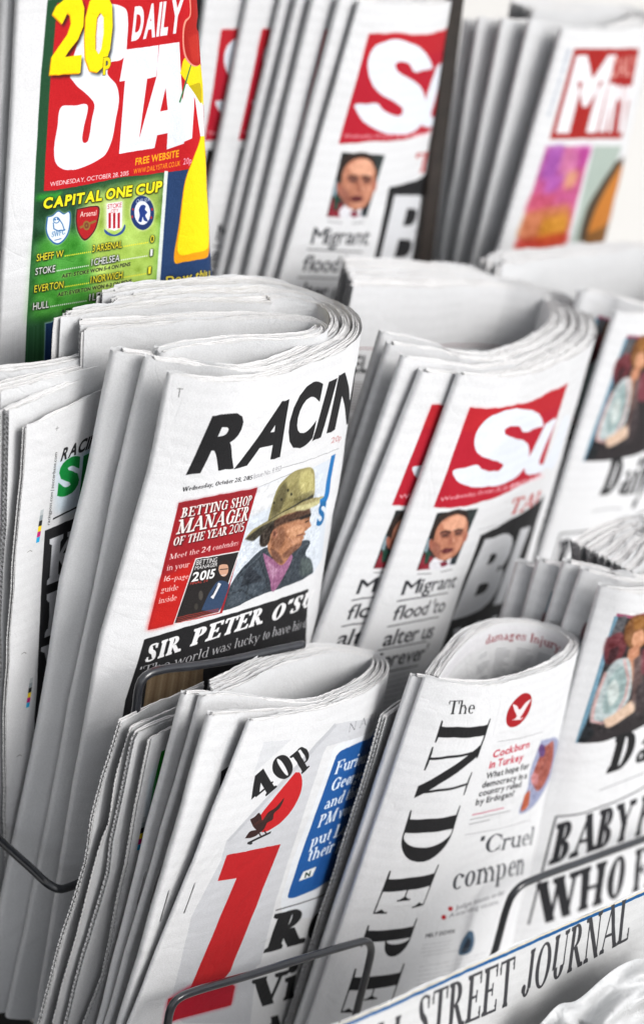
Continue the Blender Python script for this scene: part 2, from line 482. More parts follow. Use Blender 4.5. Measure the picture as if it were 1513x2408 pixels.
def tube(name, pts, r, mat, parent=None, seg=10, closed=False):
    P = catmull(np.array(pts), .004) if len(pts) > 2 else np.array(pts)
    V, F = [], []
    n = len(P)
    up = np.array((0.13, .2, .97))
    T = np.gradient(P, axis=0); T /= np.linalg.norm(T, axis=1)[:, None]
    A = nrm(np.cross(T[0], up))
    for i in range(n):
        A = nrm(A - T[i] * A.dot(T[i])); Bn = np.cross(T[i], A)
        for k in range(seg):
            a = 2 * math.pi * k / seg
            V.append(P[i] + r * (A * math.cos(a) + Bn * math.sin(a)))
    for i in range(n - 1):
        for k in range(seg):
            F.append([i * seg + k, i * seg + (k + 1) % seg, (i + 1) * seg + (k + 1) % seg, (i + 1) * seg + k])
    F.append(list(range(seg))[::-1]); F.append([(n - 1) * seg + k for k in range(seg)])
    return newobj(name, V, F, mat, parent)
def corner(p, q, r, n=5):
    pass
def box(name, O, a, b, c, mat, parent=None, bev=.0015):
    """a box from corner O along the three edge vectors"""
    O, a, b, c = [np.asarray(v, float) for v in (O, a, b, c)]
    V = [O + a * i + b * j + c * k for k in (0, 1) for j in (0, 1) for i in (0, 1)]
    bm = bmesh.new(); vs = [bm.verts.new(v) for v in V]
    for f in ((0, 2, 3, 1), (4, 5, 7, 6), (0, 1, 5, 4), (2, 6, 7, 3), (0, 4, 6, 2), (1, 3, 7, 5)): bm.faces.new([vs[i] for i in f])
    bmesh.ops.recalc_face_normals(bm, faces=bm.faces)
    if bev: bmesh.ops.bevel(bm, geom=bm.edges[:], offset=bev, segments=2, affect='EDGES')
    me = bpy.data.meshes.new(name); bm.to_mesh(me); bm.free(); me.materials.append(mat)
    o = bpy.data.objects.new(name, me); COL.objects.link(o)
    if parent: o.parent = parent
    return o

on = onrow
# ------------------------------------------------------------------ printing: pages are drawn here as vector shapes and lettering
def cp(k, x, y):
    x0, y0, sc = CROPS[k]
    return ((x0 + x / sc) * .94034, (y0 + y / sc) * .94034)
CROPS = dict(a=(0,0,2.675), b=(480,0,2.364), c=(1050,0,2.6762), d=(0,640,2.7018), e=(250,850,2.1614), f=(760,600,1.7821), g=(0,1200,2.7018),
             h=(700,1150,2.3277), i=(0,1850,2.7018), j=(350,1550,2.3277), k=(350,2050,2.3277), l=(850,1500,2.5217), m=(800,2000,1.8702), n=(1150,1250,2.4073))
_fc = {}
def sans(ch, off):
    """outline edges of a letter of Blender's own font, cap height 1; (edges, x0, x1, advance)"""
    key = (ch, round(off, 4))
    if key in _fc: return _fc[key]
    cu = bpy.data.curves.new("t", 'FONT'); cu.body = ch; cu.offset = off; cu.resolution_u = 4
    o = bpy.data.objects.new("t", cu)
    me = o.to_mesh()
    cnt = {}
    for p in me.polygons:
        for ek in p.edge_keys: cnt[ek] = cnt.get(ek, 0) + 1
    co = np.array([v.co[:2] for v in me.vertices]) if len(me.vertices) else np.zeros((0, 2))
    if 'CAPH' in globals():
        co = co / CAPH
        if off and ch != 'H' and len(co):
            hE = sans('H', off)[0]; lo_, hi_ = hE[:, 1].min(), hE[:, 1].max(); co[:, 1] = (co[:, 1] - lo_) / (hi_ - lo_)
    E = np.array([[*co[a], *co[b]] for (a, b), n in cnt.items() if n == 1]) if cnt else np.zeros((0, 4))
    o.to_mesh_clear(); bpy.data.objects.remove(o); bpy.data.curves.remove(cu)
    x0, x1 = (co[:, 0].min(), co[:, 0].max()) if len(co) else (0, .3)
    _fc[key] = (E, x0, x1)
    return _fc[key]
_h = sans('H', 0)[0]; CAPH = float(max(_h[:, 1].max(), _h[:, 3].max())); _fc.clear()

# a serif face drawn with strokes: v stem, w thin stem, h thin bar, d/D thin/thick diagonal, z foot serif, e tick, o bowl, p dot, s the S curve
SERIF = {
'A': (.78, 'd .08 0 .40 1;D .39 1 .70 0;h .2 .58 .33;z .08 0;z .70 0'), 'B': (.66, 'v .16 0 1;z .12 0;z .12 1;o .27 .745 .25 .255 -90 90;o .27 .265 .3 .265 -90 90;h .16 .3 1;h .16 .3 .5;h .16 .3 0'),
'C': (.72, 'o .38 .5 .34 .5 42 318;e .64 .78;e .64 .2'), 'D': (.76, 'v .16 0 1;z .12 0;z .12 1;o .3 .5 .4 .5 -90 90;h .16 .32 0;h .16 .32 1'),
'E': (.66, 'v .16 0 1;z .12 0;z .12 1;h .16 .6 0;h .16 .56 1;h .16 .42 .5;e .60 .13;e .56 .87;e .42 .5'), 'F': (.62, 'v .16 0 1;z .16 0;z .12 1;h .16 .56 1;h .16 .42 .5;e .56 .87;e .42 .5'),
'G': (.76, 'o .38 .5 .34 .5 42 318;e .64 .78;v .62 .04 .42;z .62 .42'), 'H': (.82, 'v .16 0 1;v .64 0 1;h .16 .64 .5;z .16 0;z .64 0;z .16 1;z .64 1'), 'I': (.36, 'v .18 0 1;z .18 0;z .18 1'),
'J': (.5, 'v .32 .15 1;z .32 1;o .19 .17 .16 .17 180 350;p .07 .2'), 'K': (.78, 'v .16 0 1;z .16 0;z .16 1;d .2 .42 .60 1;D .32 .56 .66 0;z .60 1;z .66 0'), 'L': (.62, 'v .16 0 1;z .16 1;z .12 0;h .16 .56 0;e .56 .14'),
'M': (.96, 'w .14 0 1;D .14 1 .46 .02;d .46 .02 .78 1;v .80 0 1;z .14 0;z .80 0;z .10 1;z .82 1'), 'N': (.8, 'w .14 0 1;D .12 1 .64 0;w .64 0 1;z .14 0;z .08 1;z .64 1'),
'O': (.76, 'o .38 .5 .35 .5 0 360'), 'P': (.64, 'v .16 0 1;z .16 0;z .12 1;o .27 .73 .29 .27 -90 90;h .16 .3 1;h .16 .3 .46'), 'R': (.74, 'v .16 0 1;z .16 0;z .12 1;o .27 .745 .27 .255 -90 90;h .16 .3 1;h .16 .3 .49;D .32 .5 .62 0;z .64 0'),
'S': (.56, 's 1;e .45 .82;e .09 .18'), 'T': (.66, 'v .33 0 1;z .33 0;h .04 .62 1;e .05 .86;e .61 .86'), 'U': (.78, 'v .16 .25 1;w .62 .25 1;o .39 .28 .24 .28 180 360;z .16 1;z .62 1'),
'V': (.74, 'D .08 1 .38 0;d .38 0 .66 1;z .08 1;z .66 1'), 'W': (1.06, 'D .08 1 .32 0;d .32 0 .53 1;D .53 1 .77 0;d .77 0 .98 1;z .08 1;z .53 1;z .98 1'), 'Y': (.7, 'D .06 1 .35 .46;d .35 .46 .62 1;v .35 0 .5;z .35 0;z .06 1;z .62 1'),
'a': (.5, 'v .37 0 .46;o .21 .18 .17 .18 40 320;o .23 .45 .14 .21 0 160;z .41 0'), 'b': (.52, 'v .12 0 1;o .28 .33 .2 .33 -100 100;h .12 .3 .0;h .12 .3 .63'), 'c': (.46, 'o .26 .33 .21 .33 50 310;p .4 .52'),
'd': (.54, 'o .25 .33 .2 .33 80 280;v .42 0 1;z .38 1;z .47 0;h .2 .42 0;h .2 .42 .63'), 'e': (.48, 'o .26 .33 .21 .33 0 315;h .1 .44 .36'), 'f': (.36, 'v .16 0 .84;o .27 .82 .12 .18 30 180;h .02 .32 .62;z .16 0'),
'g': (.5, 'o .23 .43 .17 .22 0 360;o .24 -.08 .2 .17 0 360;h .34 .48 .6'), 'h': (.56, 'v .12 0 1;z .12 0;z .08 1;o .28 .42 .16 .24 0 150;v .44 0 .45;z .44 0'), 'i': (.28, 'v .14 0 .64;z .14 0;z .09 .64;p .14 .86'),
'k': (.54, 'v .12 0 1;z .12 0;z .08 1;d .14 .25 .4 .64;D .22 .36 .46 0;z .46 0;z .4 .64'), 'l': (.28, 'v .14 0 1;z .14 0;z .09 1'), 'm': (.86, 'v .12 0 .64;z .12 0;z .08 .64;o .27 .42 .15 .24 0 150;v .42 0 .45;z .42 0;o .57 .42 .15 .24 0 150;v .72 0 .45;z .72 0'),
'n': (.56, 'v .12 0 .64;z .12 0;z .08 .64;o .28 .42 .16 .24 0 150;v .44 0 .45;z .44 0'), 'o': (.5, 'o .25 .33 .21 .33 0 360'), 'p': (.54, 'v .12 -.3 .64;z .12 -.3;z .08 .64;o .28 .33 .2 .33 -110 110;h .12 .3 .0'),
'r': (.4, 'v .12 0 .64;z .12 0;z .08 .64;o .26 .42 .13 .24 50 150;p .34 .54'), 's': (.4, 's .66;e .34 .54;e .05 .12'), 't': (.34, 'v .16 .08 .86;h .02 .31 .62;o .26 .12 .1 .12 180 300'), 'u': (.56, 'v .12 .2 .64;z .08 .64;v .44 0 .64;z .40 .64;z .48 0;o .27 .2 .15 .2 180 330'),
'v': (.5, 'D .06 .64 .25 0;d .25 0 .44 .64;z .06 .64;z .44 .64'), 'w': (.74, 'D .06 .64 .22 0;d .22 0 .37 .64;D .37 .64 .53 0;d .53 0 .68 .64;z .06 .64;z .68 .64'), 'y': (.5, 'D .06 .64 .25 0;d .44 .64 .14 -.3;z .06 .64;z .44 .64;p .12 -.26'),
"'": (.2, 'D .1 1 .08 .74'), ',': (.2, 'D .1 .1 .05 -.14'), '.': (.2, 'p .1 .07'), ' ': (.28, ''), '0': (.62, 'o .31 .5 .28 .5 0 360'), '4': (.64, 'D .03 .30 .42 1;h .03 .6 .27;v .44 0 1;z .44 0'),
}
def serif_glyph(ch, T, t, L):
    """list of polygons, cap height 1"""
    w, code = SERIF[ch]; out = []
    if ch.islower(): T, t, L = T * .82, t * .9, L * .8
    R4 = lambda x0, y0, x1, y1: np.array([(x0, y0), (x1, y0), (x1, y1), (x0, y1)])
    for c in code.split(';'):
        if not c: continue
        a = c.split(); k = a[0]; n = [float(x) for x in a[1:]]
        if k in 'vw':
            g = (T if k == 'v' else max(t, T * .22)) / 2; out.append(R4(n[0] - g, n[1], n[0] + g, n[2]))
        elif k == 'h':
            y = n[2] * (1 - t) + t / 2; out.append(R4(n[0], y - t / 2, n[1], y + t / 2))
        elif k in 'dD':
            g = (T if k == 'D' else max(t, T * .25)) / 2 * 1.08
            out.append(np.array([(n[0] - g, n[1]), (n[0] + g, n[1]), (n[2] + g, n[3]), (n[2] - g, n[3])]))
        elif k == 'z':
            s = 1 if n[1] < .5 else -1; hs = max(t, .025)
            out.append(np.array([(n[0] - L - T * .5, n[1]), (n[0] + L + T * .5, n[1]), (n[0] + L + T * .5, n[1] + s * hs), (n[0] + T * .45, n[1] + s * hs * 1.6), (n[0] - T * .45, n[1] + s * hs * 1.6), (n[0] - L - T * .5, n[1] + s * hs)]))
        elif k == 'e':
            out.append(np.array([(n[0] + t * .5, n[1] - .13), (n[0] + t * .5, n[1] + .13), (n[0] - max(t, T * .3), n[1] + (.1 if n[1] > .5 else -.1) * 0), ]))
            out.append(R4(n[0] - t * .5, n[1] - .13, n[0] + t * .5, n[1] + .13))
        elif k == 'o':
            cx, cy, rx, ry, a0, a1 = n; th = np.radians(np.linspace(a0, a1, 30)); cs, sn = np.cos(th), np.sin(th)
            gx = T * 1.08; o_ = np.stack([cx + rx * cs + 0, cy + ry * sn], 1); i_ = np.stack([cx + max(rx - gx, rx * .22) * cs, cy + max(ry - t, ry * .3) * sn], 1)
            # outer edge keeps its extent, the inner one is thick at the sides, thin above and below
            out.append(np.vstack([o_, i_[::-1]]))
        elif k == 'p':
            th = np.linspace(0, 2 * math.pi, 14); r = max(.055, T * .62); out.append(np.stack([n[0] + r * np.cos(th), n[1] + r * np.sin(th)], 1))
        elif k == 's':
            m = n[0]; f = 1 if m == 1 else .78
            P = np.array([(.45, .80, t), (.41, .92, t), (.28, 1 - t / 2, t), (.15, .92, T * .6), (.10 + T * .25, .76, T * .95), (.2, .60, T), (.34, .46, T), (.46 - T * .25, .28, T * .95), (.42, .1, T * .6), (.28, t / 2, t), (.14, .08, t), (.09, .2, t)])
            Q = catmull(P, .02); d = np.gradient(Q[:, :2], axis=0); d /= np.linalg.norm(d, axis=1)[:, None]; nn = np.stack([-d[:, 1], d[:, 0]], 1) * Q[:, 2:3] / 2
            A = np.vstack([Q[:, :2] + nn, (Q[:, :2] - nn)[::-1]]); A[:, 0] *= f; A[:, 1] *= m; out.append(A)
    return out, w

class Page:
    def __init__(s, mat, pm, W, H, u0=-.012, v0=-.006, k=3.0, paper=(.885, .89, .90), size=None):
        s.u0, s.v0, s.W, s.H, s.k = u0, v0, W, H, k * 1000
        s.w, s.h = int(W * s.k), int(H * s.k)
        s.img = np.empty((s.h, s.w, 3), np.float32); s.img[:] = paper
        s.pm = pm; s.mat = mat; s.T = 'e'
    def uv(s, p): return ((p[0] - s.u0) * s.k, (p[1] - s.v0) * s.k)
    def P(s, x, y, c=None):
        u, v = s.pm(cp(c or s.T, x, y)); return np.array(s.uv((u, v)))
    def pts(s, L, c=None): return np.array([s.P(x, y, c) for x, y in L])
    def mask(s, E, pad=0):
        """E: edges (n,4) in canvas px, even-odd"""
        if not len(E): return None
        x0 = max(0, int(min(E[:, 0].min(), E[:, 2].min())) - 1 - pad); x1 = min(s.w, int(max(E[:, 0].max(), E[:, 2].max())) + 2 + pad)
        y0 = max(0, int(min(E[:, 1].min(), E[:, 3].min())) - 1 - pad); y1 = min(s.h, int(max(E[:, 1].max(), E[:, 3].max())) + 2 + pad)
        if x1 <= x0 or y1 <= y0: return None
        SS = 3; w = x1 - x0; m = np.zeros((y1 - y0, w), np.float32)
        A = E[:, [0, 1]]; Bq = E[:, [2, 3]]
        lo = np.minimum(A[:, 1], Bq[:, 1]); hi = np.maximum(A[:, 1], Bq[:, 1])
        sl = (Bq[:, 0] - A[:, 0]) / np.where(np.abs(Bq[:, 1] - A[:, 1]) < 1e-9, 1e-9, Bq[:, 1] - A[:, 1])
        X_ = np.arange(w + 1)
        for j in range((y1 - y0) * SS):
            y = y0 + (j + .5) / SS
            i = (lo <= y) & (hi > y)
            if not i.any(): continue
            xs = np.sort(A[i, 0] + (y - A[i, 1]) * sl[i]) - x0
            for a, b in zip(xs[0::2], xs[1::2]):
                c = np.clip(X_, a, b); m[j // SS] += (c[1:] - c[:-1]) / SS
        return np.clip(m, 0, 1), x0, y0
    @staticmethod
    def edges(Pl): return np.hstack([Pl, np.roll(Pl, -1, 0)])
    def blur(s, m, r):
        r = max(1, int(r)); kx = np.hanning(2 * r + 3)[1:-1]; kx /= kx.sum()
        m = np.apply_along_axis(lambda a: np.convolve(a, kx, 'same'), 0, m); return np.apply_along_axis(lambda a: np.convolve(a, kx, 'same'), 1, m)
    def comp(s, r, col, alpha=1., soft=0):
        if r is None: return
        m, x0, y0 = r
        if soft: m = s.blur(m, soft)
        a = (m * alpha)[..., None]; v = s.img[y0:y0 + m.shape[0], x0:x0 + m.shape[1]]
        v[:] = v * (1 - a) + np.array(col, np.float32) / 255. * a
    def fill(s, Pl, col, alpha=1., soft=0):
        s.comp(s.mask(s.edges(np.asarray(Pl, float)), int(soft) * 2), col, alpha, soft)
    def dense(s, L, n=5): return [(a[0] + (b[0] - a[0]) * k / n, a[1] + (b[1] - a[1]) * k / n) for a, b in zip(L, list(L[1:]) + [L[0]]) for k in range(n)]
    def poly(s, L, col, c=None, alpha=1., soft=0): s.fill(s.pts(s.dense(L), c), col, alpha, soft)
    def spoly(s, L, col, c=None, alpha=1., soft=0):
        P_ = s.pts(L, c); s.fill(catmull(np.vstack([P_, P_[:1]]), 1.5), col, alpha, soft)
    def line(s, L, wpx, col, c=None, alpha=1., soft=0):
        P_ = s.pts(s.dense(L)[:5 * (len(L) - 1) + 1], c)
        for a, b in zip(P_[:-1], P_[1:]):
            d = b - a; d = d / (np.linalg.norm(d) + 1e-9); n = np.array((-d[1], d[0])) * wpx / 2; e = d * wpx * .3
            s.fill([a + n - e, b + n + e, b - n + e, a - n - e], col, alpha, soft)
    def blob(s, cx, cy, rx, ry, col, c=None, alpha=1., soft=0, rot=0):
        th = np.linspace(0, 2 * math.pi, 26)[:-1]
        o = s.P(cx, cy, c); ex = s.P(cx + rx, cy, c) - o; ey = s.P(cx, cy + ry, c) - o
        s.fill(o + np.cos(th)[:, None] * ex + np.sin(th)[:, None] * ey, col, alpha, soft)
    def text(s, body, p0, p1, pt, col, c=None, face='sans', bold=.0, T=.2, t=.05, L=.1, track=.0, out=None, alpha=1., soft=0, ucl=None):
        if ucl is None:
            K_ = 7
            def run(a, b):
                """page positions along a straight line of the picture; past the paper's edge the last step goes on"""
                P_ = []; ok = []
                for f in np.linspace(0, 1, K_ * 2):
                    q = (a[0] + (b[0] - a[0]) * f, a[1] + (b[1] - a[1]) * f)
                    uv_, k_ = s.pm(cp(c or s.T, *q), True); P_.append(s.uv(uv_)); ok.append(k_)
                P_ = np.array(P_); n_ = max([m_ for m_ in range(len(ok)) if ok[m_]] + [1])
                if n_ < len(ok) - 1:
                    m_ = max(1, n_ - 1); st = P_[m_] - P_[m_ - 1]
                    for z_ in range(m_ + 1, len(P_)): P_[z_] = P_[z_ - 1] + st
                return P_
            b0, b1 = p0, p1; d_ = (pt[0] - p0[0], pt[1] - p0[1])
            base = run(p0, p1); top = run(pt, (p1[0] + d_[0], p1[1] + d_[1]))
            lb = np.r_[0, np.cumsum(np.hypot(*np.diff(base, axis=0).T))]; lb /= lb[-1]
            lt = np.r_[0, np.cumsum(np.hypot(*np.diff(top, axis=0).T))]; lt /= lt[-1]
        else:
            A, Bq, C_ = ucl
            lb = lt = np.array((0., 1.)); base = np.array([A, Bq]); top = np.array([C_, C_ + Bq - A])
        x = 0; G = []
        for ch in body:
            if face == 'serif' and ch in SERIF:
                g, w = serif_glyph(ch, T, t, L); ex = max(0, T - .12) * .55; G += [(Pl + np.array((ex / 2, 0)), x, False) for Pl in g]; x += w + track + ex
            else:
                if ch == ' ': x += .33; continue
                E, a, b = sans(ch, bold); G.append((E - np.array((a, 0, a, 0)), x, True)); x += (b - a) + .10 + track
        Wt = x - (.10 + track if face != 'serif' else track)
        def tr(Q):
            f = Q[:, 0] / Wt
            b_ = np.stack([np.interp(f, lb, base[:, k_]) for k_ in (0, 1)], 1) + np.where(f < 0, f, np.where(f > 1, f - 1, 0))[:, None] * (base[-1] - base[0])
            t_ = np.stack([np.interp(f, lt, top[:, k_]) for k_ in (0, 1)], 1) + np.where(f < 0, f, np.where(f > 1, f - 1, 0))[:, None] * (top[-1] - top[0])
            return b_ + Q[:, 1:2] * (t_ - b_)
        rs = []
        for g, xo, iseg in G:
            if iseg: E = np.hstack([tr(g[:, :2] + (xo, 0)), tr(g[:, 2:] + (xo, 0))])
            else: E = s.edges(tr(g + np.array((xo, 0))))
            rs.append(s.mask(E, 0))
        rs = [r for r in rs if r is not None]
        if not rs: return
        pad = 14
        x0 = max(0, min(r[1] for r in rs) - pad); y0 = max(0, min(r[2] for r in rs) - pad)
        x1 = min(s.w, max(r[1] + r[0].shape[1] for r in rs) + pad); y1 = min(s.h, max(r[2] + r[0].shape[0] for r in rs) + pad)
        m = np.zeros((y1 - y0, x1 - x0), np.float32)
        for mm, xx, yy in rs:
            v = m[yy - y0:yy - y0 + mm.shape[0], xx - x0:xx - x0 + mm.shape[1]]; np.maximum(v, mm, out=v)
        if out:                                        # outline / drop shadow: (colour, radius, dx, dy, strength)
            oc, r, dx, dy, st = out
            b = np.clip(s.blur(np.roll(m, (int(dy), int(dx)), (0, 1)), r) * st, 0, 1); s.comp((b, x0, y0), oc)
        if soft: m = s.blur(m, soft)
        s.comp((m, x0, y0), col, alpha)
    def rect_uv(s, pa, pb, col, c=None, right=None, **k):
        pass
    def rows(s, L, col, c=None, n=6, w=3., alpha=.6, seed=1):
        """a block of small print: L = four corners, n lines of word-like dashes"""
        a, b, c2, d = s.pts(L, c); r = random.Random(seed)
        for i in range(n):
            f = (i + .5) / n; A = a + (d - a) * f; Bq = b + (c2 - b) * f; x = 0
            while x < 1:
                l = r.uniform(.04, .14); e = min(1, x + l); p, q = A + (Bq - A) * x, A + (Bq - A) * e; y = np.array((0, w / 2))
                s.fill([p - y, q - y, q + y, p + y], col, alpha * r.uniform(.6, 1)); x = e + .02
    def mottle(s, L, amt=18, sc=5, c=None, seed=0):
        """tone variation of a printed photograph inside the outline L"""
        r = s.mask(s.edges(s.pts(s.dense(L), c)))
        if r is None: return
        m, x0, y0 = r; g = np.random.default_rng(seed); out = np.zeros(m.shape, np.float32)
        for q in (sc, sc * 2.5, 1.2):
            h_, w_ = int(m.shape[0] / q) + 3, int(m.shape[1] / q) + 3; n_ = g.normal(0, 1, (h_, w_))
            yy, xx = np.arange(m.shape[0]) / q, np.arange(m.shape[1]) / q; yi, xi = yy.astype(int), xx.astype(int); fy, fx = (yy - yi)[:, None], (xx - xi)[None]
            out += ((n_[yi][:, xi] * (1 - fy) * (1 - fx) + n_[yi + 1][:, xi] * fy * (1 - fx) + n_[yi][:, xi + 1] * (1 - fy) * fx + n_[yi + 1][:, xi + 1] * fy * fx)).astype(np.float32) * (.6 if q != 1.2 else .35)
        v = s.img[y0:y0 + m.shape[0], x0:x0 + m.shape[1]]; v += (out * m * amt / 255.)[..., None]; np.clip(v, 0, 1, out=v)
    def soften(s, L, r=2, c=None):
        q = s.mask(s.edges(s.pts(s.dense(L), c)))
        if q is None: return
        m, x0, y0 = q; v = s.img[y0:y0 + m.shape[0], x0:x0 + m.shape[1]]
        b = np.stack([s.blur(np.pad(v[..., k_], r + 2, mode='edge'), r)[r + 2:-r - 2, r + 2:-r - 2] for k_ in range(3)], 2); v[:] = v * (1 - m[..., None]) + b * m[..., None]
    def grain(s, amt=.012, seed=0):
        g = np.random.default_rng(seed); s.img += g.normal(0, amt, s.img.shape[:2])[..., None].astype(np.float32)
        # a faint show-through of the far side's columns
    def ghost(s, amt=.02):
        y = np.arange(s.h)[:, None]; x = np.arange(s.w)[None, :]
        g = (np.sin(y / 5.1) > .1) * (np.sin(x / 61. + 1) > -.75) * (np.sin(y / 170.) > -.3)
        s.img -= (g * amt).astype(np.float32)[..., None] * (s.img.mean(2, keepdims=True) > .7)
    def done(s):
        s.ghost(.012); s.grain(.014); s.img *= .925
        sat = s.img.max(2) - s.img.min(2); s.img *= (1 - .13 * np.clip((sat - .25) / .3, 0, 1) * np.clip(1.3 - 2 * s.img[..., 1], 0, 1))[..., None]
        m, ti, mv = s.mat
        im = bpy.data.images.new(m.name, s.w, s.h); im.colorspace_settings.name = 'sRGB'
        a = np.ones((s.h, s.w, 4), np.float32); a[..., :3] = np.clip(s.img[::-1], 0, 1); im.pixels.foreach_set(a.ravel()); im.update(); im.pack() if False else None
        ti.image = im
        mv.inputs["Scale"].default_value = (1 / s.W, 1 / s.H, 1)
        mv.inputs["Location"].default_value = (-s.u0 / s.W, 1 + s.v0 / s.H, 0)
        if os.environ.get('DUMP'): np.save('/tmp/pg_%s.npy' % m.name, (np.clip(s.img, 0, 1) * 255).astype(np.uint8))
PM = {}
def PG(n):
    if n == 'inner': return [MAT['blank'], PG('inner_page')[0]]
    if n == 'racing_back': return [MAT['blank'], MAT['blank']]
    if n not in PM: PM[n] = printed("printed_page_" + {'i': 'small_tabloid', 'indep': 'broadsheet'}.get(n, n))
    return [PM[n][0], MAT['blank']]


BL = [MAT['blank'], MAT['blank']]
R = {}
def ST(key, *a, **k): R[key] = stack(*a, **k)
# ================= the papers, stack by stack, front copy first
B = Bend([(403,888),(470,894),(540,898),(605,893),(670,878),(735,856),(801,825),(838,798),(850,770),(838,740),(790,705),(700,672),(600,650),(500,650),(380,658),(268,672)],
         C_B, (139,2102), (709,1495))
B.hump = .5
ST('racing', B, [
  dict(mats=PG('racing'), th=(.007,.008,.017), edge=[(403,888),(361,1104),(292,1343),(235,1539),(209,1699),(178,1862),(157,2001),(127,2185)], label='front paper with a big black italic headline and the man in an olive hat'),
  dict(px=(352,845), mats=PG('racing_back'), th=(.008,.008,.017), edge=[(352,845),(285,1128),(240,1351),(209,1494),(174,1650),(151,1787),(118,1949),(90,2088),(60,2230)], len=.0, label='paper tucked just behind the olive hat front page, showing only its round fold'),
  dict(px=(276,832), mats=PG('racing_back'), th=(.010,.008,.017), edge=[(276,832),(216,1128),(153,1379),(125,1578),(87,1787),(45,1980),(0,2196)], len=.06, gap=.006, label='paper with the leftmost wide round fold beside the green letter page'),
  ], .58, 'racing papers bent double in the middle rack', seed=3, crumple=.0010, top_amp=.0016, stag=.022, nslab=16)
RB = B
B = Bend([(385,832),(470,815),(560,803),(650,800),(720,797),(762,786),(770,768),(740,750),(680,738),(600,733),(480,735),(340,742),(190,750)],
         float((hit((385,832), RB.P0, RB.U) - CAM) @ N0), (250,1600), (690,1500))
ST('roll', B, [dict(mats=PG('racing_back'), th=(.006,.006,.012), label='loose white roll of inner pages curled inside the olive hat stack'),
   dict(mats=PG('racing_back'), px=None, th=(.004,.004,.006), label='tightest innermost roll inside the olive hat stack')], .30, 'racing papers bent double in the middle rack', seed=7, crumple=.0008, top_amp=.0016, stag=.006, nslab=8)
B = Bend([(1087,881),(1163,890),(1242,881),(1322,852),(1370,825),(1397,796),(1402,775),(1385,738),(1322,691),(1242,664),(1137,633),(1031,617),(926,609),(807,604)],
         C_B, (852,1522), (1151,1441))
L = ['middle rack paper with a whole red masthead reading Su and a small portrait below',
     'middle rack paper whose red masthead strip peeks out left of the full red masthead',
     'middle rack paper showing a pale fold, second to the left of the full red masthead',
     'middle rack paper showing a pale fold, third to the left of the full red masthead',
     'innermost paper of the middle red masthead loop, its grey inside exposed']
ST('redmid', B, [dict(mats=PG('red'), th=(.007,.0085,.013), label=L[0])] + [dict(px=c0, low=lo, mats=PG('red') if k<3 else [PG('red')[0], PG('red_inner')[0]], th=(.008,.0085,.013), len=.012*(k+1), label=L[k+1])
   for k,(c0,lo) in enumerate([((1000,875),(759,1485)),((955,844),(731,1506)),((923,810),(706,1500)),((905,786),(692,1490))])],
   .40, 'red masthead papers in the middle rack', seed=13, stag=.012, nslab=9)
B = Bend([(1451,738),(1510,742),(1600,730),(1700,690),(1740,650),(1700,605),(1600,578),(1500,568),(1400,572),(1300,580),(1163,592)], C_B - .095, (1337,1102), (1600,1150))
ST('mailmid', B, [dict(mats=PG('mail'), th=(.007,.006,.008), label='middle rack paper at the right edge with a blackletter masthead under a photo'),
   dict(px=(1375,690), low=(1262,1102), mats=PG('mail'), th=(.012,.006,.008), label='paper right behind the blackletter masthead paper of the middle rack, its fold showing'),
   dict(px=(1345,712), low=(1240,1102), mats=PG('mail'), th=(.012,.006,.010), gap=.008, label='innermost blackletter paper of the middle rack, a curl of pages running off the right edge')],
   .40, 'blackletter papers in the middle rack', seed=23, stag=.02)
# bottom rack
B = Bend([(592,1696),(672,1684),(753,1668),(834,1639),(887,1611),(914,1579),(911,1555),(883,1534),(814,1518),(733,1514),(673,1526),(612,1542),(531,1579),(490,1596)],
         C_C, (430,2104), (788,2190))
L = ['front tabloid with a tall red letter i, an eagle and a blue text box','paper tucked behind the red letter i page with part of a black figure 4',
     'narrow paper fold second to the left of the red letter i page','narrow stapled paper fold beside the thin green strip']
ST('i', B, [dict(mats=PG('i'), th=(.004,.0035,.004), label=L[0])] + [dict(px=c0, low=lo, mats=PG('i'), th=(.006,.0035,.004), len=.006*(k+1), label=L[k+1])
   for k,(c0,lo) in enumerate([((501,1686),(348,2210)),((483,1639),(313,2227)),((440,1635),(296,2192))])],
   .36, 'small tabloids in the bottom rack', seed=33, stag=.004, nslab=6, gap=.003)
B = Bend([(1001,1597),(1060,1608),(1116,1612),(1172,1608),(1247,1590),(1321,1560),(1355,1530),(1359,1508),(1321,1481),(1265,1459),(1191,1452),(1135,1459),(1086,1481),(1042,1522),(1000,1580)],
         C_C, (825,2116), (1217,2116))
ST('indep', B, [dict(mats=PG('indep'), th=(.005,.0045,.005), label='front paper with its serif title running down the page beside a red round eagle badge'),
   dict(px=(972,1590), low=(797,2116), mats=PG('inner'), th=(.006,.0045,.005), label='thin paper directly behind the sideways serif title, red lettering inside its curl')], .38, 'sideways title papers in the bottom rack', seed=43, nslab=4)
B = Bend([(1414,1383),(1470,1392),(1540,1385),(1600,1365),(1640,1330),(1620,1285),(1560,1240),(1500,1215),(1420,1228),(1340,1268)], C_C, (1230,2046), (1560,2000))
L = ['bottom rack paper with a photo above a blackletter masthead and a boxed black headline','bottom rack blackletter paper just behind the boxed headline one, fold showing',
     'bottom rack blackletter paper, second fold left of the boxed headline front','bottom rack blackletter paper, third fold left, with a ragged top', 'leftmost crumpled blackletter paper of the bottom rack, beside the loop of the sideways title']
ST('mail', B, [dict(mats=PG('mail'), th=(.008,.006,.012), label=L[0])] + [dict(px=c0, low=lo, mats=PG('mail'), th=(.008,.006,.012), label=L[k+1])
   for k,(c0,lo) in enumerate([((1372,1345),(1300,1560)),((1330,1325),(1260,1560)),((1268,1325),(1205,1560)),((1218,1335),(1170,1500))])],
   .38, 'blackletter papers in the bottom rack', seed=53, gap=.004, top_amp=.003, crumple=.0009)
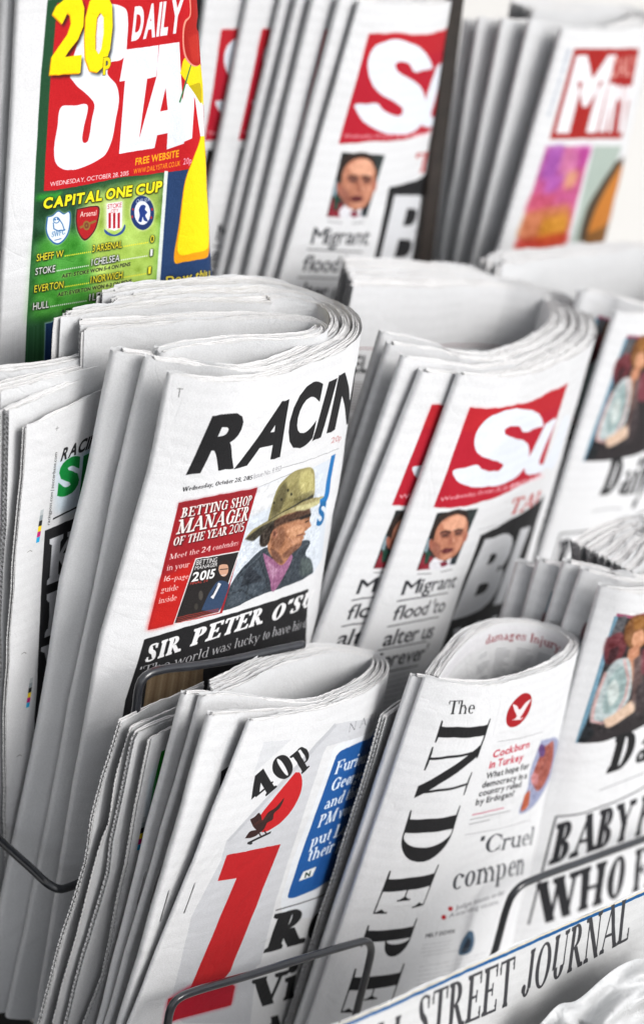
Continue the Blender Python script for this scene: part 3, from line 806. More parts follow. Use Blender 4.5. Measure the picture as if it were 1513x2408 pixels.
# top rack
CSTAR = C_B - .17
B = Bend([(24,462),(100,449),(200,432),(300,412),(400,396),(455,388),(482,372),(472,350),(400,345),(300,352),(150,370)], CSTAR, (4,820), (494,650))
ST('star', B, [dict(mats=PG('star'), th=(.006,.005,.006), label='tabloid with yellow 20p and white STAR lettering on red and a green results panel'),
   dict(px=(-4,458), low=(-26,820), mats=BL, th=(.009,.005,.006), label='blank fold left of the 20p tabloid'),
   dict(px=(-30,458), low=(-50,820), mats=BL, th=(.009,.005,.006), label='outermost blank fold at the top left edge of the picture')], .42, 'white red and yellow tabloids in the top rack', seed=63, dv=-.16, gap=.005)
CSUN = C_B - .30
B = Bend([(849,6),(900,12),(960,14),(1020,14),(1056,6),(1062,-10),(1040,-40),(900,-80),(700,-90)], CSUN, (662,656), (984,608))
L = ['top rack paper with a full red masthead reading Su above a portrait','top rack paper, first pale fold left of the full red masthead','top rack paper with a thin dark red strip beside its fold',
     'top rack paper, pale fold right of the two partly hidden red mastheads','top rack paper, narrow fold in the middle of the red masthead group','top rack paper with the right one of two partly hidden red mastheads',
     'top rack paper with the left one of two partly hidden red mastheads by yellow stripe']
ST('redtop', B, [dict(mats=PG('red_top'), th=(.005,.004,.006), label=L[0])] + [dict(px=c0, low=lo, mats=PG('red_top'), th=(.007,.004,.006), label=L[k+1])
   for k,(c0,lo) in enumerate([((805,0),(633,645)),((743,0),(588,637)),((706,0),(551,637)),((668,0),(521,637)),((590,0),(489,493)),((490,0),(450,300))])],
   .40, 'red masthead papers in the top rack', seed=73, gap=.004)
B = Bend([(1325,72),(1380,76),(1440,76),(1500,70),(1540,55),(1530,30),(1450,12),(1350,5),(1200,0)], CSUN, (1179,576), (1412,570))
L = ['blurred paper with a white on red masthead and an orange and pink picture','first plain fold left of the blurred white on red masthead','second plain fold left of the blurred white on red masthead',
     'third plain fold left of the blurred white on red masthead','fourth fold left of the blurred white on red masthead, against the dark post']
ST('mirror', B, [dict(mats=PG('mirror'), th=(.006,.005,.006), label=L[0])] + [dict(px=c0, low=lo, mats=BL, th=(.005,.005,.006), label=L[k+1])
   for k,(c0,lo) in enumerate([((1248,50),(1115,612)),((1184,48),(1075,612)),((1128,48),(1043,612)),((1096,50),(1018,612))])],
   .40, 'white on red masthead papers in the top rack', seed=83, gap=.013)

# ================= loose sheaves, fore-edge towards the left
def sheaf(label, top, c, edge, th, H, group, mats=None, nslab=5, seed=1, rlow=None, **k):
    Bq = Bend(top, c, edge[-1], rlow)
    return booklet('newspaper', label, 'newspaper', group, Bq, H, th, mats or BL, open_start=True, edge=edge, Qj=.05, nslab=nslab, seed=seed, **k)
gs = 'green letter papers fanned out at the left'
R['sport'] = sheaf('front page of the left fan with a green letter S over a black K', [(63,1007),(160,957),(259,910),(290,892)], C_B - .062,
      [(63,1007),(57,1128),(38,1268),(26,1476),(19,1598),(17,1787),(19,1950)], (.004,.003,.003), .56, gs, PG('sport'), seed=101, crumple=.0012)
sheaf('second newspaper of the left fan, its perforated edge just left of the green letter page', [(22,972),(120,925),(262,858),(290,845)], C_B - .070, [(22,972),(20,1128),(8,1400),(0,1600),(-6,1800)], (.010,.008,.006), .56, gs, seed=102, nslab=7, crumple=.0012)
sheaf('thick white newspaper at the back of the left fan', [(2,925),(120,890),(262,850),(285,840)], C_B - .086, [(2,925),(-4,1200),(-14,1600)], (.014,.010,.006), .56, gs, seed=103, nslab=9, crumple=.0012)
sheaf('rearmost newspaper of the left fan, reaching the left edge of the picture', [(-10,880),(120,862),(262,830),(285,826)], C_B - .104, [(-10,880),(-20,1200),(-30,1600)], (.014,.010,.006), .56, gs, seed=104, nslab=9, crumple=.0012)
gi = 'curled newspaper leaves left of the small tabloids'
sheaf('leftmost curling leaf with a torn edge in front of the wide folds', [(288,1697),(350,1665),(430,1630),(480,1610)], C_C-.078, [(288,1697),(275,1740),(247,1827),(216,1949),(209,2018),(174,2133),(146,2227),(97,2407)], (.003,.002,.002), .34, gi, seed=111, nslab=3, rlow=(330,2300))
sheaf('second curling leaf from the left with a torn edge', [(310,1712),(360,1690),(432,1660),(480,1640)], C_C-.070, [(310,1712),(275,1827),(258,1935),(240,1983),(223,2046),(195,2154),(167,2255),(129,2401)], (.003,.002,.002), .34, gi, seed=112, nslab=3, rlow=(345,2300))
sheaf('bright flat leaf between the torn leaves and the perforated edge', [(325,1727),(370,1705),(436,1680),(480,1660)], C_C-.062, [(325,1727),(313,1750),(292,1862),(268,1983),(258,2053),(223,2175),(195,2262),(157,2407)], (.005,.003,.003), .34, gi, seed=113, nslab=4, rlow=(355,2300))
R['green'] = sheaf('perforated newspaper with a thin green strip and colour test patches', [(357,1735),(395,1715),(440,1695),(480,1675)], C_C-.054, [(357,1735),(324,1896),(303,2018),(275,2140),(244,2297),(202,2407)], (.003,.002,.002), .34, gi, PG('green'), seed=114, nslab=3, rlow=(365,2300))
# behind the sideways title
sheaf('perforated newspaper stack between the blue text box and the sideways title', [(905,1690),(948,1657),(1000,1625)], C_C-.02, [(905,1690),(860,1850),(799,2045),(752,2190)], (.006,.004,.004), .34, None, seed=121, nslab=5)

# ================= the financial paper at the very front, with its blue rule
R['wsj'] = sheaf('newspaper with a blue rule along its cream top and tall black STREET JOURNAL lettering', [(735,2438),(900,2365),(1200,2231),(1513,2094),(1640,2038)], -.725,
      [(735,2438),(650,2700)], (.0025,.0025,.0025), .26, None, PG('wsj'), seed=131, nslab=2, pages_mat=MAT['blank'], top_amp=.0004, crumple=.0003)

# staples in the folds of the small tabloids
def on_copy(r, p):
    if not hasattr(r, 'bv'):
        m = r.cover.data; r.bv = BVHTree.FromPolygons([v.co + Vector(r.e.location) for v in m.vertices], [tuple(f.vertices) for f in m.polygons])
    d = Vector(ray(p)).normalized(); loc = r.bv.ray_cast(Vector(CAM), d)[0]
    return None if loc is None else np.array(loc) - np.array(d) * .0004
for k_, a_, b_ in ((3,(343,2046),(322,2126)), (2,(375,2043),(353,2124)), (1,(399,2088),(376,2168)), (0,(460,2072),(432,2149))):
    P_ = [on_copy(R['i'][k_], p) for p in (a_, b_)]
    if P_[0] is None or P_[1] is None: print('no staple', k_); continue
    nn = (P_[0] - CAM); nn /= np.linalg.norm(nn)
    o_ = tube('staple', [P_[0] + nn * .002, P_[0], P_[0] * .5 + P_[1] * .5, P_[1], P_[1] + nn * .002], .0004, MAT['staple'], R['i'][k_].e, 6)
    o_.data.transform(Matrix.Translation(-Vector(R['i'][k_].e.location)))
# crumpled clear wrapping in the corner
def wrapping():
    n = 60; V = []; r_ = np.random.default_rng(5); K1 = r_.normal(0, 1, (7, 2)) * 9; K2 = r_.uniform(0, 6.28, 7)
    for j in range(n):
        for i in range(n):
            u, v = i / (n - 1), j / (n - 1)
            a = (1185 + 400 * u + 20 * math.sin(u * 9), 2446 - 236 * u + 16 * math.sin(u * 14 + 1)); p = (a[0] + 190 * v, a[1] + 260 * v)
            d = sum(abs(math.sin(K1[k] @ (u, v) + K2[k])) for k in range(7)) / 7
            V.append(on(p, -.712 + .018 * v + .035 * d * min(1, .15 + v * 3)))
    return newobj('plastic_wrapping', V, grid_faces(n, n), MAT['plastic'])
# ================= the rack and what stands behind it

rack = thing('wire_rack', 'dark coated wire newspaper rack with bent pocket bars holding the papers', 'rack', None, tuple(onrow((760, 2407), C_C)))
def wire(px, c, r=.0031, tail_=None):
    P = [on(p, c) for p in px]
    if tail_ is not None: P = [P[0] + np.asarray(t) for t in tail_[0]] + P + [P[-1] + np.asarray(t) for t in tail_[1]]
    o = tube('pocket_bar', P, r, MAT['wire'], rack)
    return o
dn = -U0
# bar across the red letter page, bent down at both ends
wire([(384,2460),(394,2407),(400,2376),(409,2357),(424,2344),(455,2331),(570,2297),(693,2259),(800,2227),(842,2215),(858,2212),(868,2218),(872,2233),(864,2275),(846,2345),(824,2430)], C_C + .032, tail_=([dn * .06], [dn * .06]))
wire([(1130,2330),(1160,2243),(1190,2135),(1203,2104),(1222,2083),(1256,2066),(1370,2024),(1496,1978),(1540,1962)], C_C + .05, tail_=([dn * .06], [X * .05]))
wire([(300,1760),(320,1670),(326,1622),(334,1598),(352,1583),(386,1573),(450,1566),(540,1552),(620,1534),(690,1519)], C_B + .042, .0033, tail_=([dn * .05], [X * .01]))
# bar at the left that runs back into the rack
Pc = [on(p, C_B + .020) for p in ((260,2054),(191,2074),(160,2086),(139,2090))]
k = on((128,2090), C_B + .020)
back = [k + (-N0) * d + X * 0 for d in (.006, .03, .06, .12)]
tube('pocket_bar', [Pc[0] + X * .08] + Pc + back, .0033, MAT['wire'], rack)
# trays the papers stand in, and the dark sheet behind the top row
def tray(c, drop, x0=-.55, x1=1.25, depth=.20, name='tray'):
    O = CAM + N0 * c + X * x0 - U0 * drop
    box(name, O, X * (x1 - x0), -N0 * depth, -U0 * .004, MAT['steel'], rack)
    box('tray_lip', O + N0 * .012, X * (x1 - x0), -N0 * .003, U0 * .02, MAT['steel'], rack)
def depth_of(p, c):           # how far below the lens a page point lies along the paper
    return -((on(p, c) - CAM) @ U0)
tray(C_C + .03, depth_of((430, 2104), C_C) + .26)
tray(C_B + .03, depth_of((139, 2102), C_B) + .21)
tray(C_A + .03, depth_of((4, 820), C_A) + .10, depth=.36)
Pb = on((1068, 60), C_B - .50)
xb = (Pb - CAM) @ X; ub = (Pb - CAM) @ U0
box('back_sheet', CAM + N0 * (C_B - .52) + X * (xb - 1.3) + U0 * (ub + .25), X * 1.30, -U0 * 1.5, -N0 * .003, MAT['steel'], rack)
Pu = on((1062, -60), CSUN - .03)
box('upright', Pu, X * .022, on((970, 720), CSUN - .03) - Pu, -N0 * .03, MAT['post'], rack)
for c, top in ((C_B, (1068, 60)),):
    pass
rebase(rack)
# surroundings: pavement, the shop wall behind the rack
def plane(name, O, a, b, mat, kind='structure', thick=None):
    V = [O, O + a, O + a + b, O + b]
    o = newobj(name, V, [[0, 1, 2, 3]], mat, None, None, False); o['kind'] = kind; return o
plane('pavement', np.array((-8., -8., 0.)), np.array((16., 0, 0)), np.array((0, 16., 0)), MAT['ground'])
Pw = on((1450, 40), C_B - .85)
yw = Pw[1]
w = box('wall', (-6, yw, 0), (12, 0, 0), (0, .2, 0), (0, 0, 3.2), MAT['wall'], None, 0)
w['kind'] = 'structure'

o_ = wrapping(); o_['label'] = 'crumpled pale wrapping filling the bottom right corner'; o_['category'] = 'plastic bag'
# ================= what is printed on the pages
K = (28, 28, 30)
def page_racing():
    p = Page(PM['racing'], PageMap(R['racing'][0]), .36, .44); p.T = 'e'
    # lower part of the page: a dark band, then a brown photograph
    p.poly([(240,1618),(480,1546),(870,1430),(1125,1345),(1112,1600),(1080,2300),(118,2300),(122,2040),(138,1945),(205,1740)], K)
    p.poly([(262,1790),(560,1740),(540,2300),(190,2300)], (128,108,84)); 
    for i in range(9): p.poly([(280+i*30,1790-i*4),(288+i*30,1788-i*4),(200+i*34,2300),(180+i*34,2300)], (90,72,52) if i%2 else (160,140,112), alpha=.6, soft=3)
    for ch,a,b,t in (('R',(463,730),(722,695),(608,410)),('A',(722,698),(972,632),(868,362)),('C',(990,612),(1140,560),(1062,262)),('I',(1145,547),(1192,526),(1236,226)),('N',(1222,505),(1338,452),(1290,190))):
        p.text(ch,a,b,t,K,bold=.045 if ch!='I' else .03)
    p.text("Wednesday, October 28, 2015",(443,820),(823,752),(449,797),K,face='serif',T=.19,t=.09,L=.05)
    p.text("Issue No. 9,953",(828,750),(975,706),(834,722),(150,150,155))
    p.line([(980,692),(1110,655),(1290,585)],1.2,(120,120,125)); p.line([(850,797),(1110,690)],1.,(90,90,95))
    p.text("20p",(1245,560),(1300,540),(1250,530),(190,120,120))
    # photograph of the man in the hat
    p.poly([(850,797),(1150,690),(1245,640),(1200,1180),(1150,1262),(645,1470),(752,1140)],(212,220,230))
    p.poly([(850,797),(1150,690),(1150,800),(800,960)],(228,230,233),soft=8)
    p.spoly([(650,1450),(720,1300),(800,1200),(885,1125),(980,1140),(1090,1085),(1135,1095),(1110,1150),(1140,1190),(1150,1255),(1130,1270),(900,1365),(650,1462)],(54,62,70))
    p.spoly([(720,1320),(800,1240),(860,1230),(890,1330),(800,1400),(690,1430)],(72,82,92),alpha=.7,soft=5)
    p.spoly([(1085,1180),(1130,1180),(1145,1250),(1080,1270)],(88,100,98),alpha=.8,soft=4)
    p.poly([(800,1210),(890,1300),(760,1330)],(40,46,54),soft=3)
    p.spoly([(880,1150),(915,1290),(935,1360),(985,1290),(1040,1170),(1010,1160),(960,1190)],(150,98,132))
    p.poly([(900,1190),(935,1300),(960,1240)],(190,150,175),alpha=.6,soft=2); p.line([(945,1200),(935,1350)],1.5,(110,60,95))
    p.spoly([(915,1000),(960,950),(1060,905),(1128,905),(1134,950),(1132,978),(1140,1005),(1124,1018),(1116,1026),(1104,1036),(1110,1050),(1098,1058),(1102,1070),(1092,1082),(1085,1108),(1040,1148),(985,1215),(935,1180),(905,1120)],(172,120,88),soft=1)
    p.spoly([(925,985),(1010,945),(1128,905),(1134,955),(1090,968),(1020,985),(960,1010),(930,1040)],(66,46,36),alpha=.9,soft=5)
    p.spoly([(930,1030),(985,1010),(1000,1070),(970,1130),(925,1110)],(120,80,60),alpha=.8,soft=7)
    p.spoly([(1010,1030),(1060,1000),(1100,1010),(1105,1030),(1080,1055),(1030,1070)],(208,156,120),alpha=.8,soft=5); p.spoly([(1020,1085),(1075,1070),(1088,1090),(1050,1120)],(196,144,112),alpha=.8,soft=4)
    p.spoly([(1030,1120),(1085,1095),(1060,1135),(1000,1180),(985,1160)],(104,68,54),alpha=.75,soft=4); p.spoly([(920,1120),(960,1150),(990,1205),(940,1190)],(92,60,50),alpha=.8,soft=4)
    p.spoly([(868,1015),(930,965),(940,1010),(922,1050),(915,1085),(898,1112),(866,1112)],(44,36,30),soft=2); p.line([(880,1030),(890,1105)],2,(84,74,64),alpha=.7,soft=1); p.line([(902,1010),(905,1090)],2,(84,74,64),alpha=.7,soft=1)
    p.blob(944,1045,15,26,(150,98,76),soft=2); p.blob(942,1046,7,15,(96,58,46),soft=2)
    p.line([(1062,1058),(1098,1048)],2.4,(88,46,40),soft=1); p.line([(1108,985),(1126,976)],3,(34,24,22),soft=1); p.poly([(1078,958),(1140,935),(1138,950),(1082,972)],(30,26,24),soft=1); p.line([(1020,975),(1080,962)],2,(40,34,30),soft=1); p.line([(1000,1050),(1040,1095)],1.6,(140,94,74),soft=1)
    p.spoly([(905,985),(918,930),(940,850),(962,795),(1005,745),(1060,705),(1115,690),(1152,700),(1160,770),(1152,845),(1060,888),(960,958)],(142,134,88),soft=1)
    p.spoly([(1080,712),(1140,700),(1154,820),(1110,842),(1075,790)],(192,184,122),alpha=.85,soft=9); p.spoly([(918,960),(960,820),(1000,770),(1010,820),(985,900),(950,950)],(84,78,52),alpha=.8,soft=8); p.spoly([(1010,745),(1060,712),(1080,740),(1040,790),(1015,800)],(162,154,102),alpha=.8,soft=6); p.spoly([(1040,860),(1150,815),(1152,848),(1060,886)],(110,104,70),alpha=.7,soft=4)
    p.poly([(912,972),(1150,832),(1152,852),(905,994)],(52,50,40),soft=1)
    p.spoly([(783,1074),(825,1025),(905,980),(1010,920),(1120,864),(1175,850),(1208,850),(1190,874),(1060,924),(960,964),(880,1027),(830,1080)],(158,148,104),soft=1)
    p.spoly([(1060,900),(1205,850),(1190,872),(1060,922)],(206,200,150),alpha=.9,soft=3); p.spoly([(783,1076),(850,1022),(930,978),(1030,938),(960,966),(890,1030),(830,1084)],(56,52,42),soft=3); p.spoly([(800,1060),(880,1000),(960,955),(930,965),(860,1005)],(120,112,78),alpha=.7,soft=2)
    for x,y in ((980,862),(1015,812),(1033,833),(940,880)): p.blob(x,y,6,8,(44,42,26),soft=1)
    for L_ in ([(760,1250),(800,1330),(790,1400)],[(860,1180),(900,1300),(905,1360)],[(690,1380),(760,1350),(830,1390)],[(1100,1120),(1080,1200),(1090,1270)]): p.line(L_,3,(30,36,42),alpha=.7,soft=3)
    for L_ in ([(735,1290),(800,1225),(870,1160)],[(1050,1170),(1100,1105),(1128,1100)],[(820,1320),(860,1380)]): p.line(L_,2.4,(104,114,122),alpha=.6,soft=2)
    p.text("J",(1190,840),(1240,815),(1222,640),(30,120,190),bold=.03); p.text("S",(1165,1010),(1205,995),(1185,880),(30,110,170),bold=.03)
    p.mottle([(785,1080),(905,985),(1150,690),(1205,850),(1150,1255),(645,1465),(720,1300)],14,2)
    p.mottle([(752,1140),(850,797),(1150,690),(1205,720),(1180,1200),(1150,1255),(645,1465)],10,4); p.soften([(752,1140),(850,797),(1150,690),(1150,1255),(645,1465)],1)
    # red panel
    p.poly([(425,880),(850,797),(660,1475),(258,1568)],(176,28,38)); p.poly([(330,1290),(520,1183),(400,1532),(258,1568)],(218,30,24),soft=12); p.poly([(425,880),(850,797),(845,830),(418,915)],(140,30,40),alpha=.6,soft=8)
    p.poly([(516,1180),(756,1138),(646,1474),(396,1536)],(225,225,225)); p.poly([(521,1186),(749,1146),(640,1469),(403,1530)],(34,31,31))
    p.spoly([(548,1460),(600,1350),(640,1302),(695,1318),(680,1380),(640,1466)],(48,68,98)); p.poly([(598,1390),(640,1310),(655,1318),(612,1400)],(225,225,230)); p.poly([(612,1375),(640,1318),(630,1330),(600,1385)],(20,20,24))
    p.blob(668,1238,26,40,(206,160,134)); p.spoly([(640,1220),(655,1195),(690,1190),(700,1230),(690,1215),(660,1212)],(40,30,28)); p.line([(648,1240),(690,1236)],2,(40,30,30)); p.line([(655,1272),(680,1268)],1.5,(235,225,220))
    for i in range(4): p.line([(415,1500+i*9),(640,1452+i*8)],2.,(190,60,50),alpha=.8)
    p.blob(545,1380,12,26,(90,86,80),alpha=.7,soft=1); p.blob(520,1440,10,18,(70,66,60),alpha=.7,soft=1)
    p.text("BETTING",(518,1217),(630,1200),(524,1190),(235,235,235),bold=.01); p.text("MANAGER",(510,1243),(632,1222),(516,1222),(235,235,235),bold=.01)
    p.text("2015",(492,1308),(615,1286),(505,1256),(245,245,245),bold=.03); p.text("FINAL 24",(485,1324),(580,1306),(489,1310),(220,70,60),bold=.01)
    o=((70,10,15),3,2,2,1.6); w_=(238,236,232)
    p.text("BETTING SHOP",(435,962),(815,890),(447,908),w_,face='serif',T=.17,t=.09,L=.05,out=o); p.text("MANAGER",(408,1052),(795,975),(430,972),w_,face='serif',T=.18,t=.08,L=.05,out=o)
    p.text("OF THE YEAR",(390,1115),(682,1052),(402,1068),w_,face='serif',T=.19,t=.09,L=.05,out=o); p.text("2015",(694,1050),(775,1032),(703,1000),w_,bold=-.005,out=o)
    for b,a0,a1,t in (("Meet the 24 contenders",(373,1187),(745,1108),(380,1157)),("in your",(358,1247),(482,1226),(365,1214)),("16-page",(345,1305),(477,1290),(352,1275)),("guide",(328,1365),(422,1350),(334,1333)),("inside",(315,1425),(413,1405),(321,1392))):
        p.text(b,a0,a1,t,(240,225,222),face='serif' ,T=.13,t=.06,L=.04)
    for b,a0,a1,t in (("SIR",(237,1748),(432,1682),(262,1650)),("PETER",(481,1658),(872,1532),(512,1562)),("O'SU",(912,1530),(1135,1436),(940,1440))):
        p.text(b,a0,a1,t,(236,236,238),face='serif',T=.22,t=.11,L=.05)
    p.text("'The world was lucky to have his d",(205,1822),(1110,1552),(216,1768),(196,196,200),face='serif',T=.10,t=.05,L=.03)
    p.line([(432,262),(425,308)],1.6,(60,60,60)); p.line([(418,262),(450,265)],1.2,(90,90,90))
    p.done()
def page_sport():
    p = Page(PM['sport'], PageMap(R['sport']), .20, .40, u0=-.01); p.T='d'
    p.poly([(380,1400),(640,1290),(760,1240),(760,1729),(380,1729)],(206,228,244),alpha=.7,soft=24)
    p.poly([(560,1340),(760,1230),(760,1700),(560,1700)],(150,205,225),alpha=.6,soft=20)
    p.text("RACING",(408,1390),(700,1258),(434,1298),K,bold=.03)
    p.text("S",(383,1645),(528,1585),(408,1392),(10,140,60),bold=.05); p.text("P",(530,1702),(700,1640),(566,1350),(8,130,56),bold=.05)
    p.text("racingpost.com | soccerbase.com",(337,1816),(389,1326),(318,1816),(40,40,40))
    p.T='g'; p.line([(362,262),(515,186)],4.5,K)
    p.poly([(305,342),(575,228),(800,130),(800,1900),(232,1900),(235,1600),(252,1400),(266,1060),(282,700)],(34,34,37))
    g=(222,224,230)
    p.text("K",(314,712),(545,618),(333,402),g,face='serif',T=.22,t=.1,L=.06); p.text("E",(302,1066),(500,985),(318,772),g,face='serif',T=.25,t=.12,L=.03); p.text("W",(288,1400),(620,1290),(296,1124),g,face='serif',T=.2,t=.1,L=.06)
    p.poly([(262,1500),(330,1475),(320,1800),(248,1800)],(52,54,58)); p.text("E",(255,1760),(330,1740),(262,1600),(120,122,126),bold=.02)
    for sx,sy,ex,ey in ((288,200,256,422),(216,1336,188,1536)):
        cols=[(190,196,200),(150,160,165),(30,30,30),(250,215,30),(220,20,130),(30,170,225)]
        for i,c in enumerate(cols):
            f0,f1=i/6,(i+.98)/6; a=(sx+(ex-sx)*f0,sy+(ey-sy)*f0); b=(sx+(ex-sx)*f1,sy+(ey-sy)*f1); p.poly([(a[0]-11,a[1]+4),(a[0]+11,a[1]-4),(b[0]+11,b[1]-4),(b[0]-11,b[1]+4)],c)
    p.T='d'; p.line([(376,1168),(400,1160)],1.3,(120,120,120)); p.line([(389,1150),(385,1180)],1.3,(120,120,120))
    for x,y in ((205,482),(165,1170),(135,62+1800)): p.line([(x-18,y+6),(x,y-6),(x+14,y)],1.4,(120,120,118),c='g')
    p.done()
def page_red(key, mat, top):
    p = Page(PM[mat], PageMap(R[key][0]), .36, .42)
    def aff(src, dst):
        S_ = np.array([[*a, 1.] for a in src]); M_ = np.linalg.lstsq(S_, np.array(dst, float), rcond=None)[0]
        return lambda L: [tuple(np.array((x, y, 1.)) @ M_) for x, y in L]
    idt = lambda L: L
    if top:
        p.T='b'; f_=aff([(662,1028),(985,752),(1000,930)],[(960,620),(1290,250),(1370,560)]); h_=aff([(912,308),(1150,283),(1018,605),(793,642)],[(893,905),(1128,912),(1040,1285),(785,1275)])
        TL,BL=(1045,200),(865,850); cB=cH='b'
    else: p.T='f'; f_=h_=idt; TL,BL=(738,745),(575,1190); cB='f'; cH='h'
    A=p.P(*TL); Bq=p.P(*BL); r=np.array((.19*p.k,0))
    p.fill([A,A+r,Bq+r,Bq],(204,26,50)); p.fill([A,A+r,A+r+(0,60),A+(0,60)],(216,40,42),alpha=.5,soft=10)
    W=(226,232,242)
    p.spoly(f_([(1065,830),(1055,790),(1020,760),(960,752),(880,765),(810,800),(770,850),(757,900),(768,945),(800,968),(860,985),(885,1005),(870,1025),(830,1030),(790,1020),(772,1003),(715,1015),(662,1028),(672,1062),(705,1088),(760,1102),(830,1098),(900,1080),(960,1040),(995,985),(1000,930),(985,900),(930,880),(895,865),(893,845),(925,830),(958,832),(975,855),(1020,842)]),W,c=cB)
    if top: p.spoly([(1448,385),(1490,378),(1440,560),(1410,680),(1425,690),(1460,640),(1490,560),(1530,400),(1560,400),(1500,700),(1450,735),(1400,752),(1365,745),(1350,715),(1365,650),(1400,520)],W,c='b')
    else: p.spoly([(1075,818),(1120,800),(1068,925),(1045,990),(1058,1000),(1082,975),(1108,920),(1150,800),(1178,785),(1150,900),(1112,1005),(1075,1012),(1050,1035),(1010,1046),(984,1036),(982,1005),(1015,940)],W,c='f')
    dm=(240,190,198)
    if top:
        p.text("Wednesday, October 28, 2015",(895,815),(1280,812),(900,793),dm); p.text("BRITAIN'S",(1300,812),(1430,800),(1305,790),dm,bold=.02)
        p.text("TAL",(1302,1022),(1470,1000),(1324,905),(205,60,60),face='serif',T=.16,t=.08,L=.06)
    else:
        p.text("Wednesday, October 28, 2015",(603,1165),(905,1112),(608,1147),dm); p.text("BRITAIN'S",(915,1108),(1062,1060),(920,1088),dm,bold=.02)
        p.text("TAL",(905,1228),(1045,1186),(930,1155),(205,60,60),face='serif',T=.16,t=.08,L=.06,out=((240,200,190),3,0,0,.8)); p.line([(1150,405),(1280,378),(1400,335)],1.2,(150,150,155),c='h')
    c=cH
    def po(L,col,**k): p.poly(h_(L),col,c=c,**k)
    def sp(L,col,**k): p.spoly(h_(L),col,c=c,**k)
    def ln(L,w,col,**k): p.line(h_(L),w,col,c=c,**k)
    box=[(912,308),(1150,283),(1018,605),(793,642)]
    po(box,(30,33,34)); po([(1085,292),(1150,285),(1100,400),(1070,380)],(44,52,52),soft=4)
    po([(838,540),(895,570),(880,632),(797,640)],(140,36,50),soft=3); po([(845,520),(875,540),(858,600),(838,605)],(26,64,50),soft=2); po([(860,450),(880,470),(850,540),(835,530)],(130,150,160),soft=3)
    sp([(868,600),(905,565),(960,590),(1000,560),(1012,608),(868,632)],(224,224,230)); po([(1003,545),(1050,500),(1018,605),(985,609)],(26,36,42),soft=3); sp([(925,600),(955,590),(975,605),(940,622)],(130,40,60))
    sp([(885,446),(912,388),(950,345),(1010,318),(1066,312),(1092,350),(1084,430),(1064,485),(1030,540),(985,575),(930,582),(893,548),(872,495)],(188,126,100))
    sp([(865,470),(885,455),(893,500),(880,530),(866,505)],(160,96,78),soft=1); sp([(1068,420),(1092,425),(1078,470),(1062,480)],(176,110,90),soft=1)
    sp([(945,368),(1000,330),(1060,322),(1080,352),(1068,395),(960,404)],(230,172,142),alpha=.85,soft=5)
    sp([(872,440),(890,380),(930,325),(985,300),(1060,290),(1092,312),(1090,360),(1076,330),(1040,316),(985,326),(935,362),(905,410),(890,470)],(44,32,28),soft=1)
    sp([(925,430),(960,414),(992,420),(985,446),(940,452)],(128,78,64),alpha=.9,soft=3); sp([(1012,414),(1040,404),(1062,410),(1056,434),(1018,440)],(128,78,64),alpha=.9,soft=3)
    ln([(930,424),(960,414),(990,420)],4.5,(60,36,32),soft=1); ln([(1010,412),(1035,404),(1060,408)],4.5,(60,36,32),soft=1); ln([(944,440),(976,434)],3.6,(30,22,24),soft=1); ln([(1018,430),(1048,424)],3.6,(30,22,24),soft=1)
    sp([(985,440),(1000,445),(1003,485),(985,496),(975,485)],(160,98,78),alpha=.9,soft=2); sp([(1000,440),(1012,470),(1004,480)],(226,168,140),alpha=.8,soft=2)
    sp([(930,528),(962,512),(1008,516),(990,536),(950,544)],(96,40,42),soft=1); sp([(955,545),(1000,540),(985,566),(945,568)],(206,146,118),alpha=.7,soft=3); sp([(893,470),(930,500),(925,575),(885,545)],(138,84,70),alpha=.8,soft=5); sp([(1030,450),(1060,450),(1040,510),(1015,520)],(214,150,122),alpha=.6,soft=4)
    p.mottle(h_(box),12,3,c=c)
    ln([(797,664),(878,660)],2.4,(70,70,75),alpha=.8); ln([(932,652),(1000,636)],2.4,(70,70,75),alpha=.8)
    tx=(40,41,46)
    if top: rowsT=(("Migrant",(698,1442),(1038,1446),(722,1345),((680,1473),(1005,1490))),("flood 'to",(645,1602),(985,1612),(668,1508),((625,1638),(940,1650))),("alter us",(585,1760),(900,1775),(610,1665),((560,1795),(860,1808))))
    else: rowsT=(("Migrant",(700,787),(1012,742),(727,703),((680,822),(975,772))),("flood 'to",(646,935),(948,882),(674,852),((625,970),(920,912))),("alter us",(590,1087),(880,1034),(622,993),((570,1108),(850,1055))),("forever'",(530,1222),(835,1160),(562,1130),((530,1250),(800,1196))))
    for b,a0,a1,t,u in rowsT: p.text(b,a0,a1,t,tx,c=c,bold=.012,track=-.05); p.line(u,3.4,(52,54,60),c=c)
    if not top: p.rows([(510,1262),(760,1215),(700,1400),(440,1440)],(70,72,76),c='h',n=6,w=2.6)
    A,b_=(p.P(1165,1105,'b'),p.P(1070,1520,'b')) if top else (p.P(1165,436,'h'),p.P(842,1262,'h'))
    Bq=np.array((A[0]-4,max(b_[1],A[1])+160)); r=np.array((.16*p.k,0)); p.fill([A,A+r,Bq+r,Bq],K)
    gl=(214,216,220)
    if top: p.text("B",(1092,1600),(1290,1600),(1196,1152),gl,c="b",bold=.02); p.text("I",(1330,1600),(1370,1600),(1412,1120),gl,c='b',bold=.05)
    else: p.text("B",(998,930),(1215,864),(1190,462),gl,c='h',bold=.05); p.text("I",(1236,846),(1290,830),(1400,400),gl,c='h',bold=.05); p.text("W",(925,1260),(1180,1180),(1010,985),gl,c='h',bold=.03)
    p.done()
